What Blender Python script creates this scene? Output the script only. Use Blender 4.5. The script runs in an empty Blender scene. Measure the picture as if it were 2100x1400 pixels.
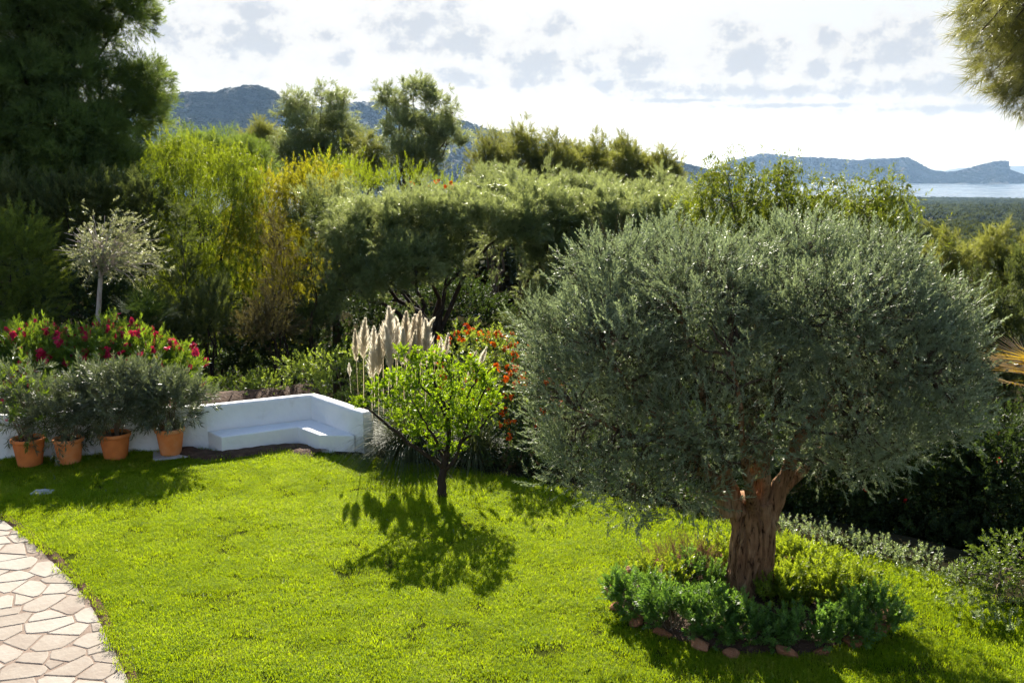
import bpy, math, random
import numpy as np
from mathutils import Vector, noise as mnoise

rng = np.random.default_rng(11)
random.seed(11)
R = math.radians
scene = bpy.context.scene
col = scene.collection

# ------------------------------------------------------------------ camera
CAM_H, FPX, PITCH = 5.6, 2042.0, R(10)
cam_data = bpy.data.cameras.new('camera')
cam_data.sensor_width = 36.0
cam_data.lens = 36.0 * FPX / 2100.0
cam_data.clip_start, cam_data.clip_end = 0.1, 90000.0
cam = bpy.data.objects.new('camera', cam_data)
cam.location = (0, 0, CAM_H)
cam.rotation_euler = (R(90) - PITCH, 0, 0)
col.objects.link(cam)
scene.camera = cam

# ------------------------------------------------------------------ sky
SUN_EL, SUN_AZ = R(34), R(-5.0)          # azimuth from +Y, negative = to the left
world = bpy.data.worlds.new('World')
scene.world = world
world.use_nodes = True
wt = world.node_tree
wt.nodes.clear()


def wn(kind, **kw):
    n = wt.nodes.new(kind)
    for k, v in kw.items():
        setattr(n, k, v)
    return n


def wset(sock, v):
    if isinstance(v, bpy.types.NodeSocket):
        wt.links.new(v, sock)
    else:
        sock.default_value = v


def wm(op, a, b=None, c=None, clamp=False):
    n = wn('ShaderNodeMath', operation=op, use_clamp=clamp)
    for i, v in enumerate((a, b, c)):
        if v is not None:
            wset(n.inputs[i], v)
    return n.outputs[0]


def wmix(fac, a, b):
    n = wn('ShaderNodeMix', data_type='RGBA')
    wset(n.inputs[0], fac); wset(n.inputs[6], a); wset(n.inputs[7], b)
    return n.outputs[2]


SKY_STRENGTH = 0.075
sky = wn('ShaderNodeTexSky', sky_type='NISHITA', sun_disc=False)
sky.sun_elevation = SUN_EL
sky.sun_rotation = SUN_AZ
sky.altitude = 100.0
sky.air_density, sky.dust_density, sky.ozone_density = 1.0, 0.6, 1.3
tc = wn('ShaderNodeTexCoord')
sx = wn('ShaderNodeSeparateXYZ')
wt.links.new(tc.outputs['Generated'], sx.inputs[0])
az = wm('MULTIPLY', wm('ARCTAN2', sx.outputs[0], sx.outputs[1]), 57.2958)
el = wm('MULTIPLY', wm('ARCSINE', sx.outputs[2]), 57.2958)
uv = wn('ShaderNodeCombineXYZ')
wset(uv.inputs[0], az); wset(uv.inputs[1], wm('MULTIPLY', el, 1.25))


def wnoise(scale, detail, rough=0.55, off=0.0):
    n = wn('ShaderNodeTexNoise', noise_dimensions='4D')
    wt.links.new(uv.outputs[0], n.inputs['Vector'])
    wset(n.inputs['W'], off); wset(n.inputs['Scale'], scale)
    wset(n.inputs['Detail'], detail); wset(n.inputs['Roughness'], rough)
    return n.outputs['Fac']


# cumulus drifting low over the sea: (azimuth, elevation, half width, half height) in degrees
CLOUDS = [(-18.3, 7.0, 1.1, .9), (-14.6, 6.5, 2.4, 1.3), (-13.6, 8.0, 1.3, .6), (-9.2, 5.6, .6, .6),
          (-10.3, 7.0, .7, .4), (-5.0, 7.6, 2.5, 1.5), (-2.4, 6.6, 1.6, 1.0), (1.3, 5.6, 2.6, 1.2), (2.3, 7.6, .8, .7),
          (-3.2, 4.9, 1.3, .6), (6.6, 5.5, 1.6, 1.1), (5.2, 4.4, 1.0, .4), (7.4, 4.4, 1.5, .4), (12.0, 6.9, 1.0, .7),
          (13.0, 5.7, 2.4, 1.0), (16.3, 5.0, .8, .6), (16.9, 6.6, .7, .5), (20.3, 6.1, 2.0, 1.2), (21.4, 6.8, 1.0, .7),
          (18.6, 5.2, .9, .5), (23.4, 6.2, .7, .5), (13.4, 3.95, 6.5, .42), (21.5, 4.0, 6.0, .6), (9.5, 3.55, 3.2, .15),
          (27.0, 3.6, 4.0, .5), (24.8, 2.9, 6.0, .25), (16.0, 3.2, 5.5, .15), (-6.3, 4.1, 2.0, .3), (-24.0, 6.0, 2.0, 1.0),
          (-29.5, 7.0, 2.2, 1.2), (33.0, 6.0, 2.0, 1.0), (40.0, 6.6, 2.6, 1.2), (-38.0, 6.0, 2.6, 1.2)]
field = None
for (ca, ce, ra, re) in CLOUDS:
    dx = wm('MULTIPLY', wm('SUBTRACT', az, ca), 1.0 / ra)
    dy = wm('MULTIPLY', wm('SUBTRACT', el, ce), 1.0 / re)
    d2 = wm('ADD', wm('MULTIPLY', dx, dx), wm('MULTIPLY', dy, dy))
    f = wm('SUBTRACT', 1.0, wm('MULTIPLY', wm('SQRT', d2), .70))
    field = f if field is None else wm('MAXIMUM', field, f)
# the same low cumulus goes on round the horizon behind the camera
behind = wm('SUBTRACT', wm('ABSOLUTE', az), 45.0)
band = wm('SUBTRACT', 0.9, wm('ABSOLUTE', wm('MULTIPLY', wm('SUBTRACT', el, 6.5), 0.2)))
gen = wm('ADD', wm('MULTIPLY', wnoise(0.12, 2, off=7.0), 5.0), wm('SUBTRACT', band, 3.4))
gen = wm('MINIMUM', gen, wm('MULTIPLY', behind, 0.1))
field = wm('MAXIMUM', field, gen)
n1 = wm('SUBTRACT', wnoise(0.8, 10, 0.62), 0.5)
n2 = wm('SUBTRACT', wnoise(0.33, 3, 0.5, 3.0), 0.5)
fld = wm('ADD', field, wm('ADD', wm('MULTIPLY', n1, 3.4), wm('MULTIPLY', n2, 0.8)))
core = wn('ShaderNodeMapRange', interpolation_type='SMOOTHSTEP')
wset(core.inputs[0], fld); wset(core.inputs[1], 0.20); wset(core.inputs[2], 0.82)
rim = wn('ShaderNodeMapRange', interpolation_type='SMOOTHSTEP')
wset(rim.inputs[0], fld); wset(rim.inputs[1], -0.35); wset(rim.inputs[2], 0.25)
sk = wn('ShaderNodeVectorMath', operation='SCALE')
wt.links.new(sky.outputs[0], sk.inputs[0]); wset(sk.inputs['Scale'], SKY_STRENGTH)
# thin bright veil low over the sea
veil = wn('ShaderNodeMapRange', interpolation_type='SMOOTHSTEP')
wset(veil.inputs[0], el); wset(veil.inputs[1], 24.0); wset(veil.inputs[2], 5.0)
VEIL = (0.282, 0.279, 0.273, 1)
CORE = (0.216, 0.232, 0.254, 1)
RIM = (0.32, 0.316, 0.31, 1)
base = wmix(wm('MULTIPLY', veil.outputs[0], 0.9), sk.outputs[0], VEIL)
base = wmix(wm('MULTIPLY', rim.outputs[0], 0.75), base, RIM)
base = wmix(wm('MULTIPLY', core.outputs[0], 0.85), base, CORE)
bg = wn('ShaderNodeBackground')
wt.links.new(base, bg.inputs['Color'])
bg.inputs['Strength'].default_value = 1.0
wo = wn('ShaderNodeOutputWorld')
wt.links.new(bg.outputs[0], wo.inputs[0])

# ------------------------------------------------------------------ sun
sd = bpy.data.lights.new('sun', 'SUN')
sd.energy = 5.0
sd.angle = R(0.5)
sd.color = (1.0, 0.93, 0.80)
sun = bpy.data.objects.new('sun', sd)
tosun = Vector((math.sin(SUN_AZ) * math.cos(SUN_EL), math.cos(SUN_AZ) * math.cos(SUN_EL), math.sin(SUN_EL)))
sun.rotation_euler = (-tosun).to_track_quat('-Z', 'Y').to_euler()
sun.location = (0, 0, 60)
col.objects.link(sun)

scene.view_settings.view_transform = 'Standard'
scene.view_settings.look = 'None'
scene.view_settings.gamma = 1.0
scene.view_settings.use_curve_mapping = False
scene.view_settings.exposure = 1.5
scene.render.engine = 'CYCLES'
cy = scene.cycles
cy.max_bounces = 5
cy.diffuse_bounces = 3
cy.glossy_bounces = 2
cy.transmission_bounces = 4
cy.transparent_max_bounces = 4
cy.volume_bounces = 0
cy.sample_clamp_indirect = 4.0
cy.use_denoising = True
cy.denoising_prefilter = 'ACCURATE'
cy.use_adaptive_sampling = True
cy.adaptive_threshold = 0.02
cy.use_light_tree = False
cy.caustics_reflective = False
cy.caustics_refractive = False


# ------------------------------------------------------------------ helpers
def ray(x, y):
    a, b = (x - 1050.0) / FPX, (700.0 - y) / FPX
    return a, math.cos(PITCH) + b * math.sin(PITCH), -math.sin(PITCH) + b * math.cos(PITCH)


def G(x, y, z=0.0):
    """point where a pixel's direction meets the level z"""
    d = ray(x, y); t = (z - CAM_H) / d[2]
    return np.array((d[0] * t, d[1] * t, z))


def A(x, y, Y):
    """point on a pixel's direction at a distance Y in front of the house"""
    d = ray(x, y); t = Y / d[1]
    return np.array((d[0] * t, Y, CAM_H + d[2] * t))


def nrm(v):
    v = np.asarray(v, float)
    return v / np.maximum(np.linalg.norm(v, axis=-1, keepdims=True), 1e-9)


def tag(o, label=None, cat=None, group=None, kind=None):
    for k, v in (('label', label), ('category', cat), ('group', group), ('kind', kind)):
        if v:
            o[k] = v
    return o


def empty(name, loc, label, cat, group=None):
    o = bpy.data.objects.new(name, None)
    o.empty_display_size = 0.2
    o.location = tuple(float(v) for v in loc)
    col.objects.link(o)
    return tag(o, label, cat, group)


class Acc:
    """collects pieces of one mesh"""
    def __init__(self):
        self.v, self.f, self.n = [], [], 0

    def add(self, v, f):
        v = np.asarray(v, float).reshape(-1, 3)
        self.v.append(v)
        off = self.n
        self.f.extend([tuple(int(i) + off for i in q) for q in f])
        self.n += len(v)

    def quads(self, v):                       # (N,4,3)
        n = len(v)
        self.add(v.reshape(-1, 3), np.arange(n * 4).reshape(n, 4))

    def tris(self, v):
        n = len(v)
        self.add(v.reshape(-1, 3), np.arange(n * 3).reshape(n, 3))

    def mesh(self, name, mat, smooth=False):
        m = bpy.data.meshes.new(name)
        m.from_pydata(np.concatenate(self.v).tolist(), [], self.f)
        m.materials.append(mat)
        if smooth:
            m.polygons.foreach_set('use_smooth', [True] * len(m.polygons))
        m.update()
        return m

    def build(self, name, mat, parent=None, smooth=False, loc=None):
        o = bpy.data.objects.new(name, self.mesh(name, mat, smooth))
        col.objects.link(o)
        if parent:
            o.parent = parent
        if loc is not None:
            o.location = tuple(float(v) for v in loc)
        return o


def tube(acc, pts, rad, sides=7):
    pts = np.asarray(pts, float)
    k = len(pts)
    rad = np.broadcast_to(np.asarray(rad, float), (k,))
    t = nrm(np.gradient(pts, axis=0))
    ref = np.array((0.31, 0.17, 0.93)) if abs(t[0][2]) < .9 else np.array((1.0, .1, .05))
    u = nrm(np.cross(t, ref)); w = np.cross(t, u)
    a = np.linspace(0, 2 * np.pi, sides, endpoint=False)
    ring = pts[:, None, :] + rad[:, None, None] * (u[:, None, :] * np.cos(a)[None, :, None] + w[:, None, :] * np.sin(a)[None, :, None])
    f = []
    for i in range(k - 1):
        for j in range(sides):
            j2 = (j + 1) % sides
            f.append((i * sides + j, i * sides + j2, (i + 1) * sides + j2, (i + 1) * sides + j))
    f.append(tuple(range((k - 1) * sides, k * sides)))
    acc.add(ring.reshape(-1, 3), f)


def curve(p0, p1, p2, n=6):
    t = np.linspace(0, 1, n)[:, None]
    return (1 - t) ** 2 * np.asarray(p0) + 2 * t * (1 - t) * np.asarray(p1) + t * t * np.asarray(p2)


def wob(pts, amp):
    pts = np.array(pts, float)
    pts[1:-1] += rng.normal(0, amp, (len(pts) - 2, 3))
    return pts


def leaves(acc, base, d, side, length, width, fold=0.15, bend=0.0):
    """diamond leaves: base, left, tip, right, with a fold along the midrib"""
    base, d, side = np.asarray(base, float), nrm(d), np.asarray(side, float)
    s = nrm(np.cross(d, side)); up = np.cross(s, d)
    L = np.broadcast_to(np.asarray(length, float), (len(base),))[:, None]
    W = np.broadcast_to(np.asarray(width, float), (len(base),))[:, None] * .5
    mid = base + d * L * .45
    v = np.stack([base, mid - s * W + up * W * fold, base + d * L - up * L * bend, mid + s * W + up * W * fold], 1)
    acc.quads(v)


# ------------------------------------------------------------------ materials
def newmat(name):
    m = bpy.data.materials.new(name)
    m.use_nodes = True
    t = m.node_tree
    t.nodes.clear()
    return m, t


def lnk(t, a, b):
    t.links.new(a, b)


def ramp(t, fac, stops):
    n = t.nodes.new('ShaderNodeValToRGB')
    e = n.color_ramp.elements
    while len(e) < len(stops):
        e.new(0.5)
    for i, (p, c) in enumerate(stops):
        e[i].position = p
        e[i].color = (*c, 1)
    lnk(t, fac, n.inputs[0])
    return n.outputs[0]


def leafmat(name, dark, mid, light, trans, tfac=0.4, rough=0.5, spec=0.4, rnd=0.5):
    m, t = newmat(name)
    oi = t.nodes.new('ShaderNodeObjectInfo')
    at = t.nodes.new('ShaderNodeAttribute'); at.attribute_type = 'INSTANCER'; at.attribute_name = 'tint'
    mx = t.nodes.new('ShaderNodeMix'); mx.inputs[0].default_value = rnd
    lnk(t, at.outputs['Fac'], mx.inputs[2]); lnk(t, oi.outputs['Random'], mx.inputs[3])
    c = ramp(t, mx.outputs[0], [(0.12, dark), (0.5, mid), (0.88, light)])
    b = t.nodes.new('ShaderNodeBsdfPrincipled')
    lnk(t, c, b.inputs['Base Color'])
    b.inputs['Roughness'].default_value = rough
    b.inputs['Specular IOR Level'].default_value = spec
    tr = t.nodes.new('ShaderNodeBsdfTranslucent')
    k = t.nodes.new('ShaderNodeMix'); k.data_type = 'RGBA'; k.blend_type = 'MULTIPLY'; k.inputs[0].default_value = 1.0
    g = ramp(t, mx.outputs[0], [(0.0, tuple(v * .55 for v in trans)), (1.0, tuple(min(1, v * 1.35) for v in trans))])
    lnk(t, g, tr.inputs['Color'])
    ms = t.nodes.new('ShaderNodeMixShader'); ms.inputs[0].default_value = tfac
    lnk(t, b.outputs[0], ms.inputs[1]); lnk(t, tr.outputs[0], ms.inputs[2])
    o = t.nodes.new('ShaderNodeOutputMaterial')
    lnk(t, ms.outputs[0], o.inputs[0])
    return m


def surfmat(name, stops, scale=5.0, rough=0.8, bump=0.3, bscale=30.0, detail=6.0, objrand=0.0, spec=0.3, stretch=(1, 1, 1), dist=0.02):
    m, t = newmat(name)
    tcn = t.nodes.new('ShaderNodeTexCoord')
    mp = t.nodes.new('ShaderNodeMapping'); mp.inputs['Scale'].default_value = stretch
    lnk(t, tcn.outputs['Object'], mp.inputs[0])
    oi = t.nodes.new('ShaderNodeObjectInfo')
    n = t.nodes.new('ShaderNodeTexNoise'); n.noise_dimensions = '4D'
    n.inputs['Scale'].default_value = scale; n.inputs['Detail'].default_value = detail; n.inputs['Roughness'].default_value = 0.62
    lnk(t, mp.outputs[0], n.inputs['Vector'])
    sc = t.nodes.new('ShaderNodeMath'); sc.operation = 'MULTIPLY'; sc.inputs[1].default_value = 37.0
    lnk(t, oi.outputs['Random'], sc.inputs[0]); lnk(t, sc.outputs[0], n.inputs['W'])
    fac = n.outputs['Fac']
    if objrand > 0:
        mx = t.nodes.new('ShaderNodeMix'); mx.inputs[0].default_value = objrand
        lnk(t, fac, mx.inputs[2]); lnk(t, oi.outputs['Random'], mx.inputs[3])
        fac = mx.outputs[0]
    c = ramp(t, fac, stops)
    b = t.nodes.new('ShaderNodeBsdfPrincipled')
    lnk(t, c, b.inputs['Base Color'])
    b.inputs['Roughness'].default_value = rough
    b.inputs['Specular IOR Level'].default_value = spec
    if bump > 0:
        n2 = t.nodes.new('ShaderNodeTexNoise')
        n2.inputs['Scale'].default_value = bscale; n2.inputs['Detail'].default_value = 5.0
        lnk(t, mp.outputs[0], n2.inputs['Vector'])
        bp = t.nodes.new('ShaderNodeBump'); bp.inputs['Strength'].default_value = bump; bp.inputs['Distance'].default_value = dist
        lnk(t, n2.outputs['Fac'], bp.inputs['Height']); lnk(t, bp.outputs[0], b.inputs['Normal'])
    o = t.nodes.new('ShaderNodeOutputMaterial')
    lnk(t, b.outputs[0], o.inputs[0])
    return m


M = {}
M['bark'] = surfmat('bark', [(.3, (.035, .022, .014)), (.55, (.09, .06, .038)), (.75, (.16, .11, .07))], 7, .9, .8, 22, stretch=(1, 1, .3))


def barkmat(name):
    m, t = newmat(name)
    tcn = t.nodes.new('ShaderNodeTexCoord')
    def nz(scale, st, detail, rough=.6):
        mp = t.nodes.new('ShaderNodeMapping'); mp.inputs['Scale'].default_value = st
        lnk(t, tcn.outputs['Object'], mp.inputs[0])
        n = t.nodes.new('ShaderNodeTexNoise'); n.inputs['Scale'].default_value = scale; n.inputs['Detail'].default_value = detail; n.inputs['Roughness'].default_value = rough
        n.inputs['Distortion'].default_value = .6
        lnk(t, mp.outputs[0], n.inputs['Vector'])
        return n.outputs['Fac']
    big = nz(4, (1, 1, .5), 5)
    crack = nz(26, (1, 1, .16), 6, .7)
    c = ramp(t, big, [(.3, (.19, .095, .045)), (.5, (.36, .20, .10)), (.7, (.48, .32, .19))])
    k = ramp(t, crack, [(.36, (.10, .08, .07)), (.47, (.75, .72, .7)), (.62, (1, 1, 1))])
    mx = t.nodes.new('ShaderNodeMix'); mx.data_type = 'RGBA'; mx.blend_type = 'MULTIPLY'; mx.inputs[0].default_value = 1.0
    lnk(t, c, mx.inputs[6]); lnk(t, k, mx.inputs[7])
    b = t.nodes.new('ShaderNodeBsdfPrincipled')
    lnk(t, mx.outputs[2], b.inputs['Base Color'])
    b.inputs['Roughness'].default_value = .95; b.inputs['Specular IOR Level'].default_value = .15
    bp = t.nodes.new('ShaderNodeBump'); bp.inputs['Strength'].default_value = 1.0; bp.inputs['Distance'].default_value = .05
    lnk(t, crack, bp.inputs['Height']); lnk(t, bp.outputs[0], b.inputs['Normal'])
    o = t.nodes.new('ShaderNodeOutputMaterial'); lnk(t, b.outputs[0], o.inputs[0])
    return m


M['olive_bark'] = barkmat('olive_bark')
M['dark_bark'] = surfmat('dark_bark', [(.3, (.014, .009, .006)), (.7, (.055, .036, .024))], 9, .9, .8, 30, stretch=(1, 1, .3))
M['pale_bark'] = surfmat('pale_bark', [(.3, (.33, .27, .22)), (.7, (.55, .48, .42))], 9, .8, .4, 30, stretch=(1, 1, .3))
M['stem'] = surfmat('stem', [(.3, (.10, .07, .045)), (.7, (.22, .17, .11))], 9, .85, .3, 40)
M['soil'] = surfmat('soil', [(.3, (.035, .018, .010)), (.55, (.085, .047, .028)), (.75, (.16, .10, .065))], 6, .95, .9, 24, dist=.05)
M['edge_soil'] = surfmat('edge_soil', [(.3, (.045, .016, .008)), (.7, (.14, .055, .03))], 12, .95, 1.0, 40, dist=.04)
M['lawn_base'] = surfmat('lawn_base', [(.3, (.025, .035, .006)), (.6, (.05, .06, .010)), (.8, (.09, .07, .025))], 1.6, 1.0, .9, 40, dist=.03, spec=0.0)
M['ground'] = surfmat('ground', [(.3, (.012, .013, .007)), (.5, (.026, .024, .012)), (.7, (.05, .04, .022))], .9, 1.0, .8, 8, dist=.08, spec=0.0)
M['mortar'] = surfmat('mortar', [(.3, (.17, .12, .09)), (.7, (.27, .20, .155))], 7, .95, .7, 60, dist=.01)
M['flag'] = surfmat('flagstone', [(.22, (.20, .15, .115)), (.42, (.27, .225, .18)), (.60, (.33, .29, .245)), (.8, (.29, .225, .165))], 2.6, .8, .5, 16, objrand=.35, dist=.015)
M['plaster'] = surfmat('white_plaster', [(.25, (.60, .58, .55)), (.40, (.80, .80, .80)), (.8, (.87, .87, .87))], 1.7, .85, .7, 6, detail=9.0, dist=.04)
M['terracotta'] = surfmat('terracotta', [(.25, (.56, .15, .035)), (.5, (.76, .23, .06)), (.68, (.78, .32, .13)), (.82, (.66, .44, .30))], 4, .85, .25, 30, objrand=.25, dist=.01)
M['rock'] = surfmat('rock', [(.25, (.20, .075, .035)), (.5, (.42, .17, .08)), (.75, (.52, .28, .16))], 6, .9, .9, 18, objrand=.2, dist=.03)
M['grey_stone'] = surfmat('grey_stone', [(.3, (.30, .28, .26)), (.7, (.52, .50, .47))], 8, .85, .5, 30, dist=.01)
M['metal'] = surfmat('pale_rail', [(.3, (.38, .38, .38)), (.7, (.5, .5, .5))], 5, .5, 0)
M['hill'] = surfmat('hill', [(.3, (.012, .018, .009)), (.55, (.022, .030, .014)), (.75, (.05, .05, .03))], .006, .95, 0)
M['cliff'] = surfmat('cliff', [(.3, (.018, .022, .014)), (.7, (.035, .035, .025))], .01, .95, 0)

M['grass'] = leafmat('grass_blade', (.055, .145, .004), (.13, .245, .005), (.32, .29, .05), (.44, .555, .004), .5, .6, .08, rnd=.5)
M['olive'] = leafmat('olive_leaf', (.075, .10, .055), (.17, .21, .125), (.34, .38, .26), (.34, .42, .17), .32, .42, .5, rnd=.4)
M['olive_shade_tone'] = leafmat('olive_leaf_inner', (.04, .036, .02), (.065, .06, .032), (.09, .085, .045), (.06, .06, .02), .15, .7, .1)  # inner olive leaves: shade of the crown put into a darker leaf colour
M['lemon'] = leafmat('lemon_leaf', (.035, .10, .008), (.085, .18, .010), (.16, .25, .012), (.38, .54, .010), .48, .42, .35)
M['pine'] = leafmat('pine_needle', (.036, .07, .02), (.075, .125, .03), (.14, .19, .045), (.28, .38, .045), .38, .5, .3)
M['pine_light'] = leafmat('pine_needle_light', (.045, .08, .022), (.10, .145, .042), (.23, .25, .10), (.42, .48, .14), .42, .34, .8)
M['pine_gold'] = leafmat('pine_needle_gold', (.07, .085, .018), (.13, .14, .026), (.22, .19, .04), (.32, .32, .05), .38, .4, .6)
M['acacia'] = leafmat('acacia_leaf', (.05, .095, .012), (.10, .15, .014), (.18, .20, .014), (.34, .42, .014), .44, .5, .3)
M['acacia_yellow'] = leafmat('acacia_leaf_yellow', (.09, .11, .012), (.17, .18, .012), (.32, .26, .012), (.48, .45, .014), .46, .5, .3)
M['gum'] = leafmat('gum_leaf', (.025, .06, .016), (.055, .105, .018), (.19, .19, .014), (.30, .36, .014), .4, .42, .35)
M['juniper'] = leafmat('juniper_leaf', (.034, .052, .016), (.07, .092, .026), (.14, .15, .045), (.18, .22, .045), .32, .6, .25)
M['juniper_dry'] = leafmat('juniper_leaf_dry', (.05, .04, .018), (.085, .068, .03), (.12, .10, .04), (.14, .12, .03), .3, .7, .2)
M['bush'] = leafmat('bush_leaf', (.03, .055, .012), (.06, .10, .018), (.13, .17, .035), (.20, .28, .025), .34, .45, .4)
M['shrub'] = leafmat('shrub_leaf', (.06, .11, .016), (.11, .17, .024), (.18, .22, .04), (.38, .48, .04), .42, .42, .5)
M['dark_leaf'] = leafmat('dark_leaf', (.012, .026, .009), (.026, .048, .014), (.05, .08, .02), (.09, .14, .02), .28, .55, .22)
M['oleander'] = leafmat('oleander_leaf', (.035, .09, .014), (.07, .145, .018), (.12, .19, .024), (.28, .40, .02), .38, .4, .4)
M['oleander_grey'] = leafmat('oleander_leaf_grey', (.06, .075, .04), (.105, .125, .065), (.20, .21, .12), (.18, .22, .08), .3, .38, .5)
M['grey_leaf'] = leafmat('grey_leaf', (.10, .12, .06), (.18, .20, .11), (.27, .28, .17), (.40, .42, .16), .38, .4, .5)
M['herb'] = leafmat('herb_leaf', (.035, .095, .018), (.07, .155, .028), (.14, .24, .07), (.24, .42, .04), .4, .42, .4)
M['herb_gold'] = leafmat('herb_leaf_gold', (.08, .14, .016), (.14, .21, .02), (.22, .26, .03), (.45, .55, .02), .45, .4, .5)
M['dry'] = leafmat('dry_stalk', (.09, .05, .03), (.15, .085, .05), (.22, .14, .085), (.22, .12, .06), .3, .8, .1)
M['weed'] = leafmat('weed_leaf', (.09, .13, .06), (.15, .20, .10), (.22, .27, .14), (.34, .42, .13), .4, .4, .5)
M['pampas'] = leafmat('pampas_blade', (.045, .06, .022), (.085, .105, .04), (.16, .165, .075), (.16, .19, .05), .3, .55, .25)
M['plume'] = leafmat('plume_fluff', (.88, .70, .45), (.93, .79, .57), (.96, .87, .70), (1.0, .90, .68), .75, .9, .03)
M['pink'] = leafmat('pink_petal', (.42, .015, .05), (.55, .02, .08), (.62, .04, .14), (.6, .03, .08), .35, .5, .3)
M['orange'] = leafmat('orange_petal', (.80, .10, .008), (.92, .19, .010), (.95, .30, .02), (.9, .2, .01), .35, .5, .2)
M['red'] = leafmat('red_petal', (.42, .015, .008), (.5, .02, .008), (.6, .035, .010), (.5, .02, .01), .35, .5, .3)
M['palm'] = leafmat('palm_blade', (.02, .04, .010), (.035, .06, .014), (.06, .09, .02), (.08, .13, .02), .3, .7, .05)
M['palm_gold'] = leafmat('palm_blade_gold', (.16, .09, .012), (.32, .19, .02), (.42, .28, .04), (.55, .35, .03), .4, .4, .5)
M['forest'] = leafmat('forest_crown', (.024, .036, .014), (.048, .064, .022), (.085, .095, .035), (.11, .13, .035), .25, .8, .1, rnd=.75)


# ------------------------------------------------------------------ scattering of leaf sprigs through a crown
GN = {}


def scatter_tree(objs):
    key = tuple(o.name for o in objs)
    if key in GN:
        return GN[key]
    g = bpy.data.node_groups.new('leaf_spread', 'GeometryNodeTree')
    g.interface.new_socket('Geometry', in_out='INPUT', socket_type='NodeSocketGeometry')
    g.interface.new_socket('Geometry', in_out='OUTPUT', socket_type='NodeSocketGeometry')
    gi, go = g.nodes.new('NodeGroupInput'), g.nodes.new('NodeGroupOutput')
    iop = g.nodes.new('GeometryNodeInstanceOnPoints')
    g.links.new(gi.outputs[0], iop.inputs['Points'])
    join = g.nodes.new('GeometryNodeJoinGeometry')
    for o in objs:
        oi = g.nodes.new('GeometryNodeObjectInfo')
        oi.inputs['Object'].default_value = o
        oi.inputs['As Instance'].default_value = True
        g.links.new(oi.outputs['Geometry'], join.inputs[0])
    g.links.new(join.outputs[0], iop.inputs['Instance'])
    iop.inputs['Pick Instance'].default_value = True

    def attr(name, kind):
        n = g.nodes.new('GeometryNodeInputNamedAttribute')
        n.data_type = kind
        n.inputs['Name'].default_value = name
        return n.outputs['Attribute']
    g.links.new(attr('rot', 'QUATERNION'), iop.inputs['Rotation'])
    g.links.new(attr('scl', 'FLOAT'), iop.inputs['Scale'])
    g.links.new(attr('idx', 'INT'), iop.inputs['Instance Index'])
    g.links.new(iop.outputs[0], go.inputs[0])
    GN[key] = g
    return g


def scatter(name, pts, dirs, scl, tint, sprigs, parent=None, loc=None, kind='stuff'):
    pts = np.asarray(pts, float)
    n = len(pts)
    d = nrm(np.asarray(dirs, float) + 1e-4)
    q = np.stack([1 + d[:, 2] + 1e-5, -d[:, 1], d[:, 0], np.zeros(n)], 1)
    q = nrm(q)
    r = rng.uniform(0, 2 * np.pi, n) * .5
    c, s = np.cos(r), np.sin(r)
    w, x, y, z = q.T
    q = np.stack([w * c - z * s, x * c + y * s, y * c - x * s, z * c + w * s], 1)
    m = bpy.data.meshes.new(name)
    m.vertices.add(n)
    m.vertices.foreach_set('co', pts.astype(np.float32).ravel())
    a = m.attributes.new('rot', 'QUATERNION', 'POINT'); a.data.foreach_set('value', q.astype(np.float32).ravel())
    a = m.attributes.new('scl', 'FLOAT', 'POINT'); a.data.foreach_set('value', np.broadcast_to(scl, (n,)).astype(np.float32))
    a = m.attributes.new('tint', 'FLOAT', 'POINT'); a.data.foreach_set('value', np.broadcast_to(tint, (n,)).astype(np.float32))
    a = m.attributes.new('idx', 'INT', 'POINT'); a.data.foreach_set('value', rng.integers(0, len(sprigs), n).astype(np.int32))
    m.materials.append(sprigs[0].data.materials[0])
    o = bpy.data.objects.new(name, m)
    col.objects.link(o)
    if parent:
        o.parent = parent
    if loc is not None:
        o.location = tuple(float(v) for v in loc)
    md = o.modifiers.new('leaf_spread', 'NODES')
    md.node_group = scatter_tree(sprigs)
    if kind:
        o['kind'] = kind
    return o


def sph(n):
    return nrm(rng.normal(0, 1, (n, 3)))


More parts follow.
